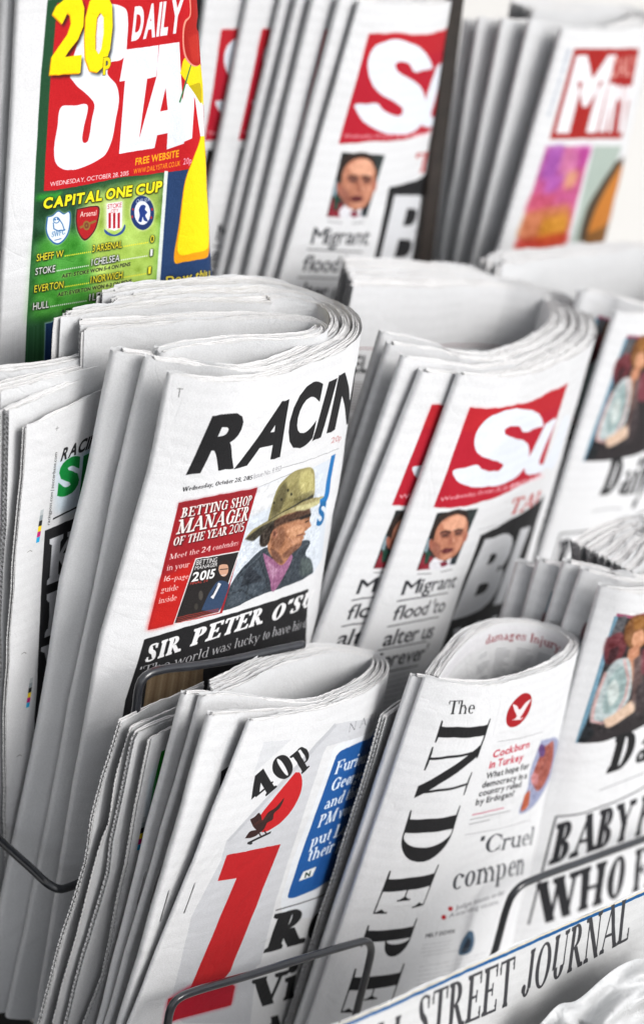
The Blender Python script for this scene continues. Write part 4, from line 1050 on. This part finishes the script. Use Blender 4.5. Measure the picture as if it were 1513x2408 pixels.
def page_star():
    p = Page(PM['star'], PageMap(R['star'][0]), .36, .44, v0=-.17); p.T='a'
    u0=p.P(320,300)[0]; rt=p.w
    gx=p.P(250,1700)[0]
    x0=p.P(232,1275)[0]; yb=p.P(295,1275)[1]
    L=[(335,-500),(320,0),(275,500),(232,1275),(210,1700),(165,2408),(150,2700)]
    edge=p.pts(L); R_=np.array([(p.w+5,edge[-1][1]),(p.w+5,edge[0][1])]); p.fill(np.vstack([edge,R_]),(28,74,44))
    p.poly([(250,1600),(1100,1400),(1050,2000),(200,2150)],(72,160,52),soft=30,alpha=.9); p.poly([(560,1300),(1100,1180),(1060,1900),(640,2000)],(178,204,92),soft=30,alpha=.9)
    p.poly([(250,1300),(420,1280),(400,1330),(240,1345)],(60,170,60),soft=8,alpha=.8)
    p.mottle([(250,1300),(1100,1180),(1050,2000),(170,2380)],16,14); yl=p.P(385,20)[1]
    red=p.pts([(400,-200),(385,20),(340,520),(295,1278),(1130,1150)]); p.fill(np.vstack([red,[(p.w+5,red[-1][1]-4),(p.w+5,red[0][1])]]),(222,24,34))
    navy=p.pts([(1122,1152),(1050,1890),(1040,2100)]); p.fill(np.vstack([navy,[(p.w+5,navy[-1][1]),(p.w+5,navy[0][1]-3)]]),(32,60,104)); p.line([(1112,1150),(1058,1890),(1045,2000)],9,(225,232,226))
    p.spoly([(1320,820),(1340,900),(1290,1060),(1240,1200),(1200,1480),(1172,1760),(1230,1752),(1310,1738),(1395,1700),(1420,1300),(1420,800)],(240,160,10)); p.spoly([(1330,800),(1345,900),(1296,1060),(1246,1200),(1210,1480),(1200,1700),(1300,1690),(1395,1640),(1430,1200),(1430,800)],(253,222,10))
    W=(232,238,246); RD=(222,24,34)
    p.spoly([(470,520),(520,580),(600,650),(632,700),(615,800),(600,900),(585,948),(562,955),(552,930),(562,850),(585,702),(500,706),(410,716),(385,850),(363,1000),(375,1090),(420,1130),(500,1135),(600,1100),(700,1040),(745,950),(775,800),(797,660),(780,570),(720,490),(740,420),(800,405),(838,370),(853,250),(857,130),(845,65),(800,36),(700,40),(560,200),(480,430)],W)
    p.poly([(838,332),(1062,302),(1048,512),(985,528),(932,925),(1045,520),(1066,300),(1200,281),(1222,700),(1232,960),(1115,1000),(1121,890),(1052,905),(1034,990),(797,1029),(836,540),(800,546)],W); p.poly([(1108,590),(1072,745),(1122,735)],RD)
    p.poly([(1215,700),(1240,560),(1345,560),(1400,700),(1410,905),(1340,912),(1302,650),(1285,925),(1228,950)],W); p.poly([(1296,640),(1340,905),(1316,915)],RD)
    p.text("DAILY",(878,277),(1208,218),(902,45),W,bold=.05)
    # poppy
    p.spoly([(1205,490),(1240,385),(1345,460),(1360,700),(1300,620),(1262,570)],(245,215,20)); p.spoly([(1262,572),(1345,690),(1340,560)],(190,170,10))
    p.line([(1278,430),(1240,560),(1203,682)],4,(60,120,70))
    p.spoly([(1262,-60),(1350,-60),(1372,200),(1352,420),(1300,445),(1240,390),(1220,250),(1235,140),(1268,100)],(235,150,130)); p.spoly([(1272,-60),(1350,-60),(1368,200),(1348,415),(1302,436),(1250,380),(1230,250),(1245,150),(1275,105)],(196,34,28)); p.blob(1325,150,26,58,(24,18,20)); p.spoly([(1260,250),(1330,230),(1330,400),(1290,410)],(225,60,44),alpha=.6,soft=6)
    # 20p
    two=[(350,100),(375,45),(430,0),(500,-22),(545,0),(563,60),(556,180),(520,270),(460,345),(435,385),(545,372),(536,492),(330,506),(345,385),(400,305),(450,235),(475,160),(468,105),(450,92),(415,165)]
    zero=[(565,260),(572,120),(600,10),(650,-35),(715,-30),(748,40),(752,180),(735,330),(700,440),(650,488),(600,478),(570,400)]; zi=[(640,240),(650,120),(672,85),(690,110),(690,220),(675,320),(657,358),(640,330)]
    sh=lambda Lq,dx,dy:[(x+dx,y+dy) for x,y in Lq]
    for Lq in (two,zero): p.poly(sh(Lq,14,16),(10,10,10),alpha=.75,soft=7)
    for Lq in (two,zero): p.poly(sh(Lq,-3,2),(238,150,0)); p.poly(sh(Lq,3,-5),(255,226,0))
    p.poly(zi,(150,70,40)); p.poly(sh(zi,4,6),(226,222,230)); p.text("p",(688,470),(742,462),(694,345),(60,60,20),bold=.06); p.text("p",(690,466),(740,460),(696,348),(235,215,10),bold=.04)
    p.text("WEDNESDAY, OCTOBER 28, 2015",(335,1247),(860,1172),(338,1217),(240,232,235),bold=.005)
    p.text("FREE WEBSITE",(905,1107),(1196,1050),(908,1058),(250,180,20),bold=.03); p.text("WWW.DAILYSTAR.CO.UK",(893,1165),(1206,1108),(896,1130),(250,160,20),bold=.02); p.text("20p",(1224,1102),(1280,1092),(1228,1060),(235,160,180),bold=.02)
    p.text("CAPITAL ONE CUP",(288,1400),(1082,1282),(296,1325),(246,232,30),bold=.05,out=((16,24,10),5,0,1,2.6))
    # crests
    def shield(Lq,fill,rim): 
        p.spoly(Lq,(235,240,200),soft=6,alpha=.8); p.spoly(Lq,rim); cx=sum(x for x,_ in Lq)/len(Lq); cy=sum(y for _,y in Lq)/len(Lq); p.spoly([(cx+(x-cx)*.9,cy+(y-cy)*.92) for x,y in Lq],fill)
    shield([(315,1450),(350,1440),(390,1408),(432,1428),(468,1412),(470,1520),(445,1590),(390,1636),(330,1600),(308,1540)],(232,240,246),(30,100,170))
    bl=(30,100,170); p.blob(378,1472,22,22,bl); p.blob(378,1472,17,17,(232,240,246)); p.blob(370,1468,6,7,bl); p.blob(388,1464,6,7,bl); p.line([(358,1490),(362,1530),(392,1545),(432,1540),(420,1500),(398,1466)],2,bl); p.text("SWFC",(345,1588),(437,1566),(348,1550),bl,face='serif',T=.12,t=.06,L=.05); p.line([(368,1606),(410,1596)],2,bl)
    shield([(514,1398),(560,1388),(612,1378),(663,1382),(662,1460),(632,1550),(570,1609),(525,1560),(508,1470)],(205,28,36),(70,22,26)); p.text("Arsenal",(536,1452),(645,1440),(539,1415),(240,230,220),bold=.01); p.line([(540,1520),(640,1478)],6,(150,110,50)); p.blob(580,1508,24,32,(150,110,50)); p.blob(580,1508,14,20,(120,60,40)); p.blob(580,1508,6,8,(150,110,50))
    p.poly([(700,1350),(826,1335),(826,1530),(700,1545)],(230,240,200),soft=10,alpha=.8)
    p.poly([(714,1362),(820,1346),(815,1520),(768,1545),(715,1525)],(236,234,236)); 
    for x in (727,757,787): p.poly([(x,1425),(x+16,1422),(x+15,1525),(x,1528)],(205,28,50))
    p.text("STOKE",(720,1398),(814,1384),(722,1368),(205,50,60),bold=.0); p.text("CITY",(742,1424),(792,1416),(744,1402),(205,60,70)); p.spoly([(698,1530),(730,1555),(768,1568),(810,1545),(836,1500),(838,1530),(812,1565),(768,1580),(720,1570),(700,1550)],(44,80,150))
    p.blob(952,1424,86,120,(235,240,200),alpha=.7,soft=6); p.blob(952,1424,80,114,(26,52,110)); p.blob(952,1424,54,80,(234,238,244)); p.spoly([(925,1480),(935,1440),(930,1400),(950,1370),(975,1378),(970,1400),(985,1420),(972,1440),(990,1480),(965,1475),(955,1450),(945,1485)],(30,60,140)); p.text("CHELSEA",(908,1360),(1000,1345),(914,1335),(225,230,240)); p.blob(885,1450,7,10,(200,40,50)); p.blob(1018,1400,7,10,(200,40,50)); p.blob(890,1400,6,8,(200,40,50)); p.blob(1012,1455,7,9,(200,40,50))
    o=((14,26,10),5,0,1,2.6); Y_=(240,226,50); Wh=(236,238,236)
    def rw(a,b,c2,yl,yr,xl,colr,top):
        k=(yr-yl)/(xl[5]-xl[0]); yy=lambda x: yl+(x-xl[0])*k
        p.text(a,(xl[0],yy(xl[0])),(xl[1],yy(xl[1])),(xl[0]+4,yy(xl[0])-top),colr,out=o,bold=.01)
        p.text(b,(xl[2],yy(xl[2])),(xl[3],yy(xl[3])),(xl[2]+4,yy(xl[2])-top),colr,out=o,bold=.01)
        p.text(c2,(xl[4],yy(xl[4])),(xl[5],yy(xl[5])),(xl[4]+3,yy(xl[4])-top),colr,out=o,bold=.01)
        for q0,q1 in ((xl[1]+14,xl[2]-8),(xl[3]+14,xl[4]-10)):
            x=q0
            while x<q1: p.blob(x,yy(x)-5,4,5,colr); x+=13
    rw("SHEFF W","3 ARSENAL","0",1748,1620,(245,424,618,816,1005,1030),Y_,48); rw("STOKE","1 CHELSEA","1",1840,1710,(237,370,612,800,1004,1020),Wh,46)
    rw("EVERTON","1 NORWICH","1",1957,1830,(230,424,606,818,990,1008),Y_,48); rw("HULL","1 LEICESTER","1",2074,1948,(221,328,597,850,985,1000),Wh,48)
    o2=((190,215,110),4,0,0,1.2)
    p.text("AET: STOKE WON 5-4 ON PENS",(413,1860),(872,1778),(416,1834),K,bold=.03,out=o2); p.text("AET: EVERTON WON 4-3 ON PENS",(385,1984),(880,1892),(388,1958),K,bold=.03,out=o2); p.text("AET: HULL WON 5-4 ON PENS",(410,2094),(850,2022),(413,2070),K,bold=.03)
    p.text("Dow this s",(1108,1905),(1420,1848),(1112,1850),(225,205,70),bold=.03,out=((10,20,40),4,0,0,2))
    shield([(300,2160),(345,2150),(385,2128),(440,2120),(455,2180),(430,2290),(400,2340),(330,2330),(284,2290),(312,2250)],(22,52,96),(120,160,170)); p.line([(356,2250),(360,2200),(375,2165),(392,2198),(392,2255)],2,(110,140,190)); p.line([(356,2205),(392,2200)],2,(110,140,190)); p.text("Everton",(330,2285),(412,2275),(333,2262),(90,120,170),face='serif',T=.12,t=.06,L=.03)
    p.done()
def page_i():
    p = Page(PM['i'], PageMap(R['i'][0]), .34, .40); p.T='j'
    g=(206,208,213)
    p.poly([(1130,603),(1420,560),(1420,640),(1085,735),(1060,790),(790,1630),(700,2000),(330,2200),(480,1360),(505,1282)],g); p.poly([(720,710),(880,695),(660,895)],(214,216,220)); p.poly([(1130,603),(505,1282),(520,1290),(1145,615)],(176,178,184),alpha=.5,soft=3)
    p.T='k'; p.poly([(490,200),(300,560),(170,1100),(250,1180),(640,1187),(700,640),(820,140)],g); p.poly([(285,995),(165,1040),(140,1190),(215,1160)],(210,22,48)); p.T='j'
    p.text("NATIONAL",(1207,655),(1520,530),(1217,603),(110,110,116),face='serif',T=.07,t=.03,L=.04,track=.22)
    p.text("40p",(680,1072),(1012,786),(612,955),K,face='serif',T=.24,t=.07,L=.06)
    p.spoly([(905,885),(930,890),(943,940),(932,1010),(893,1090),(832,1165),(765,1215),(715,1234),(692,1215),(688,1160),(780,1035)],(222,32,38))
    bk=(52,30,28)
    p.spoly([(640,1160),(668,1143),(690,1122),(705,1140),(712,1165),(745,1120),(790,1090),(838,1035),(815,1090),(780,1125),(772,1160),(740,1180),(722,1215),(700,1235),(670,1215),(655,1195)],bk); p.spoly([(610,1270),(640,1230),(700,1228),(680,1252),(640,1268)],bk); p.line([(628,1298),(690,1268),(758,1236)],6,(40,40,42)); p.blob(640,1298,14,9,(40,40,42)); p.line([(690,1235),(705,1262)],3,bk); p.line([(722,1225),(735,1245)],3,bk)
    for i in range(5): p.line([(655+i*18,1200-i*8),(690+i*18,1168-i*12)],1.2,(120,60,50),alpha=.7)
    p.T='k'
    p.poly([(505,205),(818,140),(525,880),(487,925),(552,968),(530,1077),(215,1160),(140,1192),(165,1040),(283,1000),(562,338),(452,355)],(214,32,38)); p.poly([(300,960),(480,920),(552,968),(530,1077),(215,1160),(140,1192),(165,1040)],(205,18,52),soft=14,alpha=.8)
    p.T='j'; 
    p.spoly([(1110,800),(1130,745),(1200,705),(1340,652),(1460,600),(1500,700),(1200,1590),(850,1720),(820,1640),(840,1560)],(230,234,240))
    p.spoly([(1140,792),(1160,768),(1250,722),(1340,683),(1450,630),(1480,760),(1200,1570),(1130,1508),(1000,1575),(880,1618),(860,1612),(866,1580),(980,1240)],(24,92,168)); p.poly([(1200,900),(1330,700),(1450,640),(1300,1300),(1150,1500),(1000,1550)],(18,84,160))
    for b,a0,a1,dx,dy in (("Furious",(1125,902),(1318,826),25,-78),("George",(1100,1002),(1282,928),25,-76),("and the",(1063,1107),(1258,1025),24,-74),("PM vow",(1027,1212),(1235,1120),25,-76),("put Lord",(985,1327),(1235,1222),25,-78),("their pla",(965,1412),(1205,1310),24,-76)):
        p.text(b,a0,a1,(a0[0]+dx,a0[1]+dy),(226,236,248),face='serif',T=.17,t=.08,L=.04)
    p.poly([(950,1465),(1025,1435),(1001,1490),(923,1520)],(235,238,240)); p.text("N",(955,1502),(988,1490),(962,1470),(30,60,50),bold=.05)
    p.T='k'; p.line([(790,525),(930,485),(1060,440),(1125,395)],3,(40,40,42))
    ft=dict(face='serif',T=.28,t=.09,L=.05)
    p.text("R",(712,776),(945,716),(792,546),K,**ft); p.text("e",(936,714),(1062,676),(1002,466),K,face='serif',T=.32,t=.09,L=.05); p.text("l",(1066,672),(1120,655),(1140,440),K,**ft)
    p.text("V",(645,1104),(832,1050),(668,928),K,**ft); p.text("i",(826,1056),(902,1030),(858,838),K,**ft); p.text("d",(908,1020),(1022,980),(962,776),K,**ft)
    p.text("Aid",(700,1330),(960,1250),(715,1160),K,face='serif',T=.27,t=.09,L=.05)
    p.done()
def page_indep():
    p = Page(PM['indep'], PageMap(R['indep'][0]), .34, .42); p.T='l'
    p.text("The",(670,720),(842,716),(686,634),K,face='serif',T=.12,t=.05,L=.05)
    for ch,c,a0,a1,t in (('I','l',(640,752),(592,905),(950,740)),('N','l',(575,935),(452,1282),(905,880)),('D','l',(435,1345),(330,1690),(752,1315)),('E','m',(318,345),(238,552),(550,315)),('P','m',(222,588),(160,770),(450,565)),('E','m',(158,802),(88,1015),(390,778)),('N','m',(88,1040),(0,1300),(320,1020))):
        p.text(ch,a0,a1,t,K,c=c,face='serif',T={'I':.42,'N':.17}.get(ch,.2) if ch!='I' else .17,t=.025,L=.09)
    C0=p.P(1128,693); rr=.0148*p.k; th=np.linspace(0,2*math.pi,40)[:-1]
    p.fill(C0+np.stack([np.cos(th)*rr*1.05,np.sin(th)*rr*1.05],1),(186,24,34)); p.spoly([(1085,655),(1110,665),(1130,690),(1165,650),(1200,625),(1170,680),(1150,715),(1130,745),(1150,750),(1120,755),(1095,755),(1110,735),(1098,700)],(232,222,224)); p.line([(1085,755),(1150,742)],2,(232,222,224))
    p.line([(990,893),(1130,872),(1280,830)],1.1,(120,120,125)); p.line([(1010,640),(960,860)],1,(200,200,204))
    for b,a0,a1,t,cc in (("Cockburn",(957,998),(1188,930),(968,950),(214,30,60)),("in Turkey",(935,1064),(1148,1012),(945,1015),(214,30,60)),("What hope for",(915,1130),(1185,1062),(923,1090),K),("democracy in a",(890,1186),(1172,1124),(899,1146),K),("country ruled",(870,1240),(1136,1178),(878,1201),K),("by Erdogan?",(850,1296),(1092,1236),(858,1257),K)):
        p.text(b,a0,a1,t,cc,bold=.025)
    p.line([(832,1355),(1030,1310)],2.6,(214,60,100)); p.line([(818,1385),(1070,1328)],2,(130,130,134)); p.line([(812,1414),(940,1385)],2,(130,130,134))
    p.spoly([(1265,885),(1345,865),(1370,900),(1330,1090),(1260,1240),(1170,1335),(1125,1338),(1180,1180),(1200,1060)],(150,156,186),soft=4); p.spoly([(1290,920),(1340,890),(1320,1080),(1250,1200),(1210,1120),(1250,1000)],(158,84,72),soft=5); p.blob(1270,950,20,40,(90,60,110),soft=3); p.spoly([(1160,1230),(1190,1200),(1180,1300),(1140,1330)],(190,92,58),soft=4); p.blob(1225,1130,22,40,(196,128,128),soft=4); p.line([(1320,900),(1300,1000),(1240,1130),(1160,1300)],3,(90,60,70),alpha=.7,soft=2); p.mottle([(1265,885),(1345,865),(1330,1090),(1170,1335),(1125,1338),(1180,1180)],22,3)
    p.line([(785,1480),(990,1445),(1200,1385)],1.1,(120,120,125)); p.line([(1210,880),(1190,1400),(1100,1891)],1,(200,200,204))
    p.text("'Cruel",(862,1606),(1208,1540),(884,1492),(60,62,68),face='serif',T=.13,t=.05,L=.05); p.text("compen",(692,1834),(1150,1726),(716,1682),(60,62,68),face='serif',T=.14,t=.05,L=.05)
    p.T='m'; p.blob(608,508,11,11,(200,30,40)); p.blob(577,548,11,11,(200,30,40)); p.text("Judge issues order",(630,515),(860,440),(634,492),(110,110,116)); p.text("Awarding victims",(600,552),(830,485),(604,530),(110,110,116))
    p.text("MELT DOWN",(490,645),(625,622),(494,626),(50,50,54),bold=.02); p.rows([(480,668),(620,645),(600,700),(465,722)],(140,140,144),n=3,w=2.2); p.spoly([(690,612),(712,615),(716,680),(700,712),(648,722),(660,660)],(70,96,120)); p.spoly([(690,640),(705,660),(690,705),(660,712)],(30,40,54))
    p.line([(478,730),(720,690)],1,(150,150,155)); p.rows([(465,770),(780,700),(700,1000),(395,1060)],(130,130,135),n=14,w=2.,alpha=.55); p.line([(560,560),(400,1040)],1,(205,205,208))
    p.done()
def page_mail():
    p = Page(PM['mail'], PageMap(R['mail'][0]), .36, .42); p.T='n'
    A,Bq=p.P(935,700),p.P(700,1462); r=np.array((.13*p.k,0))
    p.fill([A-(0,9),A+r-(0,9),A+r,A],(160,84,112)); p.fill([A,A+r,Bq+r,Bq],(44,40,42)); p.fill([A-(4,0),A+(6,0),Bq+(6,0),Bq-(4,0)],(110,150,172))
    p.spoly([(950,705),(1000,700),(960,800),(905,830)],(92,92,96),soft=4); p.spoly([(880,830),(960,795),(1000,850),(960,960),(880,985),(860,900)],(104,48,54),soft=5); p.spoly([(900,900),(950,880),(930,960),(885,980)],(60,30,36),soft=4)
    p.spoly([(990,760),(1040,700),(1105,690),(1150,760),(1130,850),(1050,900),(985,840)],(120,78,44),soft=5); p.spoly([(1040,720),(1100,700),(1110,760),(1050,780)],(168,118,66),soft=5); p.spoly([(1040,800),(1090,780),(1110,850),(1060,890),(1030,860)],(206,150,116),soft=4); p.spoly([(1010,900),(1070,870),(1050,1050),(1000,1180),(985,1050)],(186,128,98),soft=4)
    p.spoly([(870,1040),(940,960),(1000,950),(1030,1050),(1010,1200),(930,1310),(860,1330),(790,1340),(800,1200)],(178,190,192),soft=4); p.spoly([(890,1080),(960,1000),(1000,1020),(990,1160),(920,1270),(860,1280)],(150,170,170),soft=5); p.spoly([(880,1130),(930,1080),(950,1180),(900,1240)],(196,206,204),soft=5)
    for L in ([(872,1040),(830,1150),(800,1250),(790,1330),(850,1345)],[(985,960),(1010,1080),(990,1190),(930,1300),(860,1340)]): p.line(L,7,(200,160,158),alpha=.8,soft=2)
    p.spoly([(860,1320),(960,1260),(1040,1200),(1060,1250),(960,1330),(880,1370)],(214,186,164),soft=3); p.spoly([(1040,960),(1090,930),(1080,1150),(1040,1230)],(96,78,76),soft=5); p.spoly([(1060,1120),(1110,1080),(1110,1260),(1060,1290)],(60,52,54),soft=5); p.spoly([(1090,900),(1200,860),(1200,1000),(1100,1050)],(120,60,70),soft=6)
    p.spoly([(700,1460),(760,1350),(800,1400),(760,1450)],(30,34,38),soft=3)
    p.mottle([(935,700),(1105,665),(1105,1330),(700,1462)],16,5)
    p.text("Daily Mail",(872,1650),(1700,1360),(936,1420),K,face='serif',T=.26,t=.12,L=.02)
    p.line([(835,1748),(1105,1642)],3,(130,132,136)); 
    a=p.P(575,1903); b=p.P(478,2190); x1=a[0]+.16*p.k; b=np.array((a[0]+2,b[1]+200))
    for q0,q1,wd in (((a[0],a[1]),(x1,a[1]),5),((a[0],a[1]),(b[0],b[1]),4)):
        q0,q1=np.array(q0),np.array(q1); d=(q1-q0)/np.linalg.norm(q1-q0); n=np.array((-d[1],d[0]))*wd/2; p.fill([q0-n,q1-n,q1+n,q0+n],(50,50,54))
    p.T='m'; p.text("BABY P",(1066,306),(1520,158),(1108,112),(36,36,40),face='serif',T=.23,t=.09,L=.05); p.text("WHO FE",(1012,590),(1580,392),(1018,392),(36,36,40),face='serif',T=.23,t=.09,L=.05)
    p.done()
def page_mirror():
    p = Page(PM['mirror'], PageMap(R['mirror'][0]), .34, .42); p.T='c'
    p.poly([(1030,325),(1462,325),(1345,925),(862,932)],(186,38,34))
    p.text("M",(905,892),(1175,885),(1043,372),(234,234,238),bold=.06); p.text("I",(1190,885),(1232,884),(1262,560),(234,234,238),bold=.02); p.text("r",(1250,885),(1318,884),(1312,430),(234,234,238),bold=.03); p.text("r",(1320,885),(1385,884),(1382,430),(234,234,238),bold=.03)
    p.text("DAILY",(1275,520),(1435,505),(1292,385),(226,170,160),bold=.0)
    p.poly([(838,975),(1145,978),(978,1622),(628,1662)],(198,88,140)); 
    for L,c in (([(850,980),(960,980),(900,1180),(800,1200)],(150,80,170)),([(1020,985),(1140,985),(1090,1120),(1000,1100)],(190,70,160)),([(960,1000),(1060,1010),(1010,1200),(930,1180)],(200,120,160)),([(740,1300),(900,1280),(860,1400),(700,1420)],(205,84,110)),([(700,1420),(1000,1380),(975,1560),(650,1600)],(205,130,70)),([(820,1460),(980,1440),(950,1610),(780,1630)],(214,150,40)),([(640,1610),(980,1570),(978,1622),(628,1662)],(206,50,30)),([(980,1150),(1060,1150),(1020,1250),(960,1260)],(214,160,110)),([(860,1180),(960,1170),(900,1280),(820,1290)],(170,90,180))): p.spoly(L,c,soft=14,alpha=.8)
    p.poly([(1158,975),(1345,975),(1300,1120),(1215,1610),(1005,1625)],(170,184,176)); p.spoly([(1305,1080),(1420,1060),(1300,1600),(1080,1618),(1060,1618),(1110,1400),(1200,1240)],(74,60,44),soft=3); p.spoly([(1330,1110),(1420,1100),(1300,1590),(1110,1615),(1150,1450),(1230,1280)],(206,128,48),soft=3); p.spoly([(1120,1560),(1260,1490),(1250,1600),(1100,1616)],(110,74,34),soft=5,alpha=.8)
    p.soften([(838,975),(1145,978),(978,1622),(628,1662)],16); p.mottle([(838,975),(1145,978),(978,1622),(628,1662)],14,6); p.soften([(1158,975),(1345,975),(1215,1610),(1005,1625)],4)
    p.text("www.mirror.co.uk  issue 35,000",(862,780),(1003,330),(840,780),(120,140,170))
    p.done()
def page_green():
    p = Page(PM['green'], PageMap(R['green']), .20, .38, u0=-.01); p.T='i'
    p.poly([(1092,76),(1240,10),(1240,900),(980,860),(985,760),(995,600),(1030,330)],(16,142,30)); p.poly([(1010,250),(1060,150),(1000,860),(930,860)],(205,228,242),alpha=.6,soft=10)
    cols=[(190,196,200),(150,160,165),(30,30,30),(250,215,30),(220,20,130),(30,170,225)]; sx,sy,ex,ey=978,518,936,742
    for i,c in enumerate(cols):
        f0,f1=i/6,(i+.98)/6; a=(sx+(ex-sx)*f0,sy+(ey-sy)*f0); b=(sx+(ex-sx)*f1,sy+(ey-sy)*f1); p.poly([(a[0]-11,a[1]+4),(a[0]+11,a[1]-4),(b[0]+11,b[1]-4),(b[0]-11,b[1]+4)],c)
    p.done()
def page_wsj():
    p = Page(PM['wsj'], PageMap(R['wsj']), .46, .30, u0=-.01, paper=(.83,.835,.84)); p.T='m'
    y=27; p.fill([(0,0),(p.w,0),(p.w,y),(0,y)],(226,214,182)); p.fill([(0,y-5),(p.w,y-5),(p.w,y+5),(0,y+5)],(10,90,156))
    for b_,a0,a1,t in (("THE",(-250,1440),(-60,1365),(-228,1240)),("WALL",(-20,1345),(400,1180),(5,1150)),("STREET",(440,1150),(898,952),(458,925)),("JOURNAL",(935,932),(1440,650),(962,715))):
        p.text(b_,a0,a1,t,(58,58,62),face='serif',T=.16,t=.06,L=.03)
    p.done()
def page_inner():
    p = Page(PM['inner_page'], None, .34, .40, u0=-.36, v0=-.005)
    r=random.Random(4)
    x=40
    while x<p.w-60:
        y=90
        while y<p.h-40:
            if r.random()<.12: y+=14; continue
            l=60*r.uniform(.6,1); p.fill([(x,y),(x+l,y),(x+l,y+2.4),(x,y+2.4)],(140,142,148),.8); y+=8
        x+=76
    p.fill([(0,24),(p.w,24),(p.w,70),(0,70)],(226,226,230))
    for X0 in (60,360,660): p.text("damages Injury",(0,0),(0,0),(0,0),(150,62,70),face='serif',T=.16,t=.07,L=.04,ucl=(np.array((X0+0.,66)),np.array((X0+280.,66)),np.array((X0+0.,40))))
    p.done()
def page_redinner():
    p = Page(PM['red_inner'], None, .82, .42, u0=-.82, v0=-.005)
    p.fill([(0,190),(p.w,190),(p.w,193),(0,193)],(150,100,104))
    r=random.Random(5)
    for x in range(30,p.w-60,90):
        for y in range(290,p.h-30,8):
            if r.random()<.9: p.fill([(x,y),(x+74*r.uniform(.7,1),y),(x+70,y+3),(x,y+3)],(120,112,112),.8)
    for x in (90,): p.text("PELL",(0,0),(0,0),(0,0),(50,50,54),bold=.03,ucl=(np.array((x+0.,262)),np.array((x+130.,262)),np.array((x+0.,212))))
    p.done()

page_red('redmid', 'red', False); page_red('redtop', 'red_top', True)
for f in (page_racing, page_sport, page_star, page_i, page_indep, page_mail, page_mirror, page_green, page_wsj, page_inner, page_redinner): f()
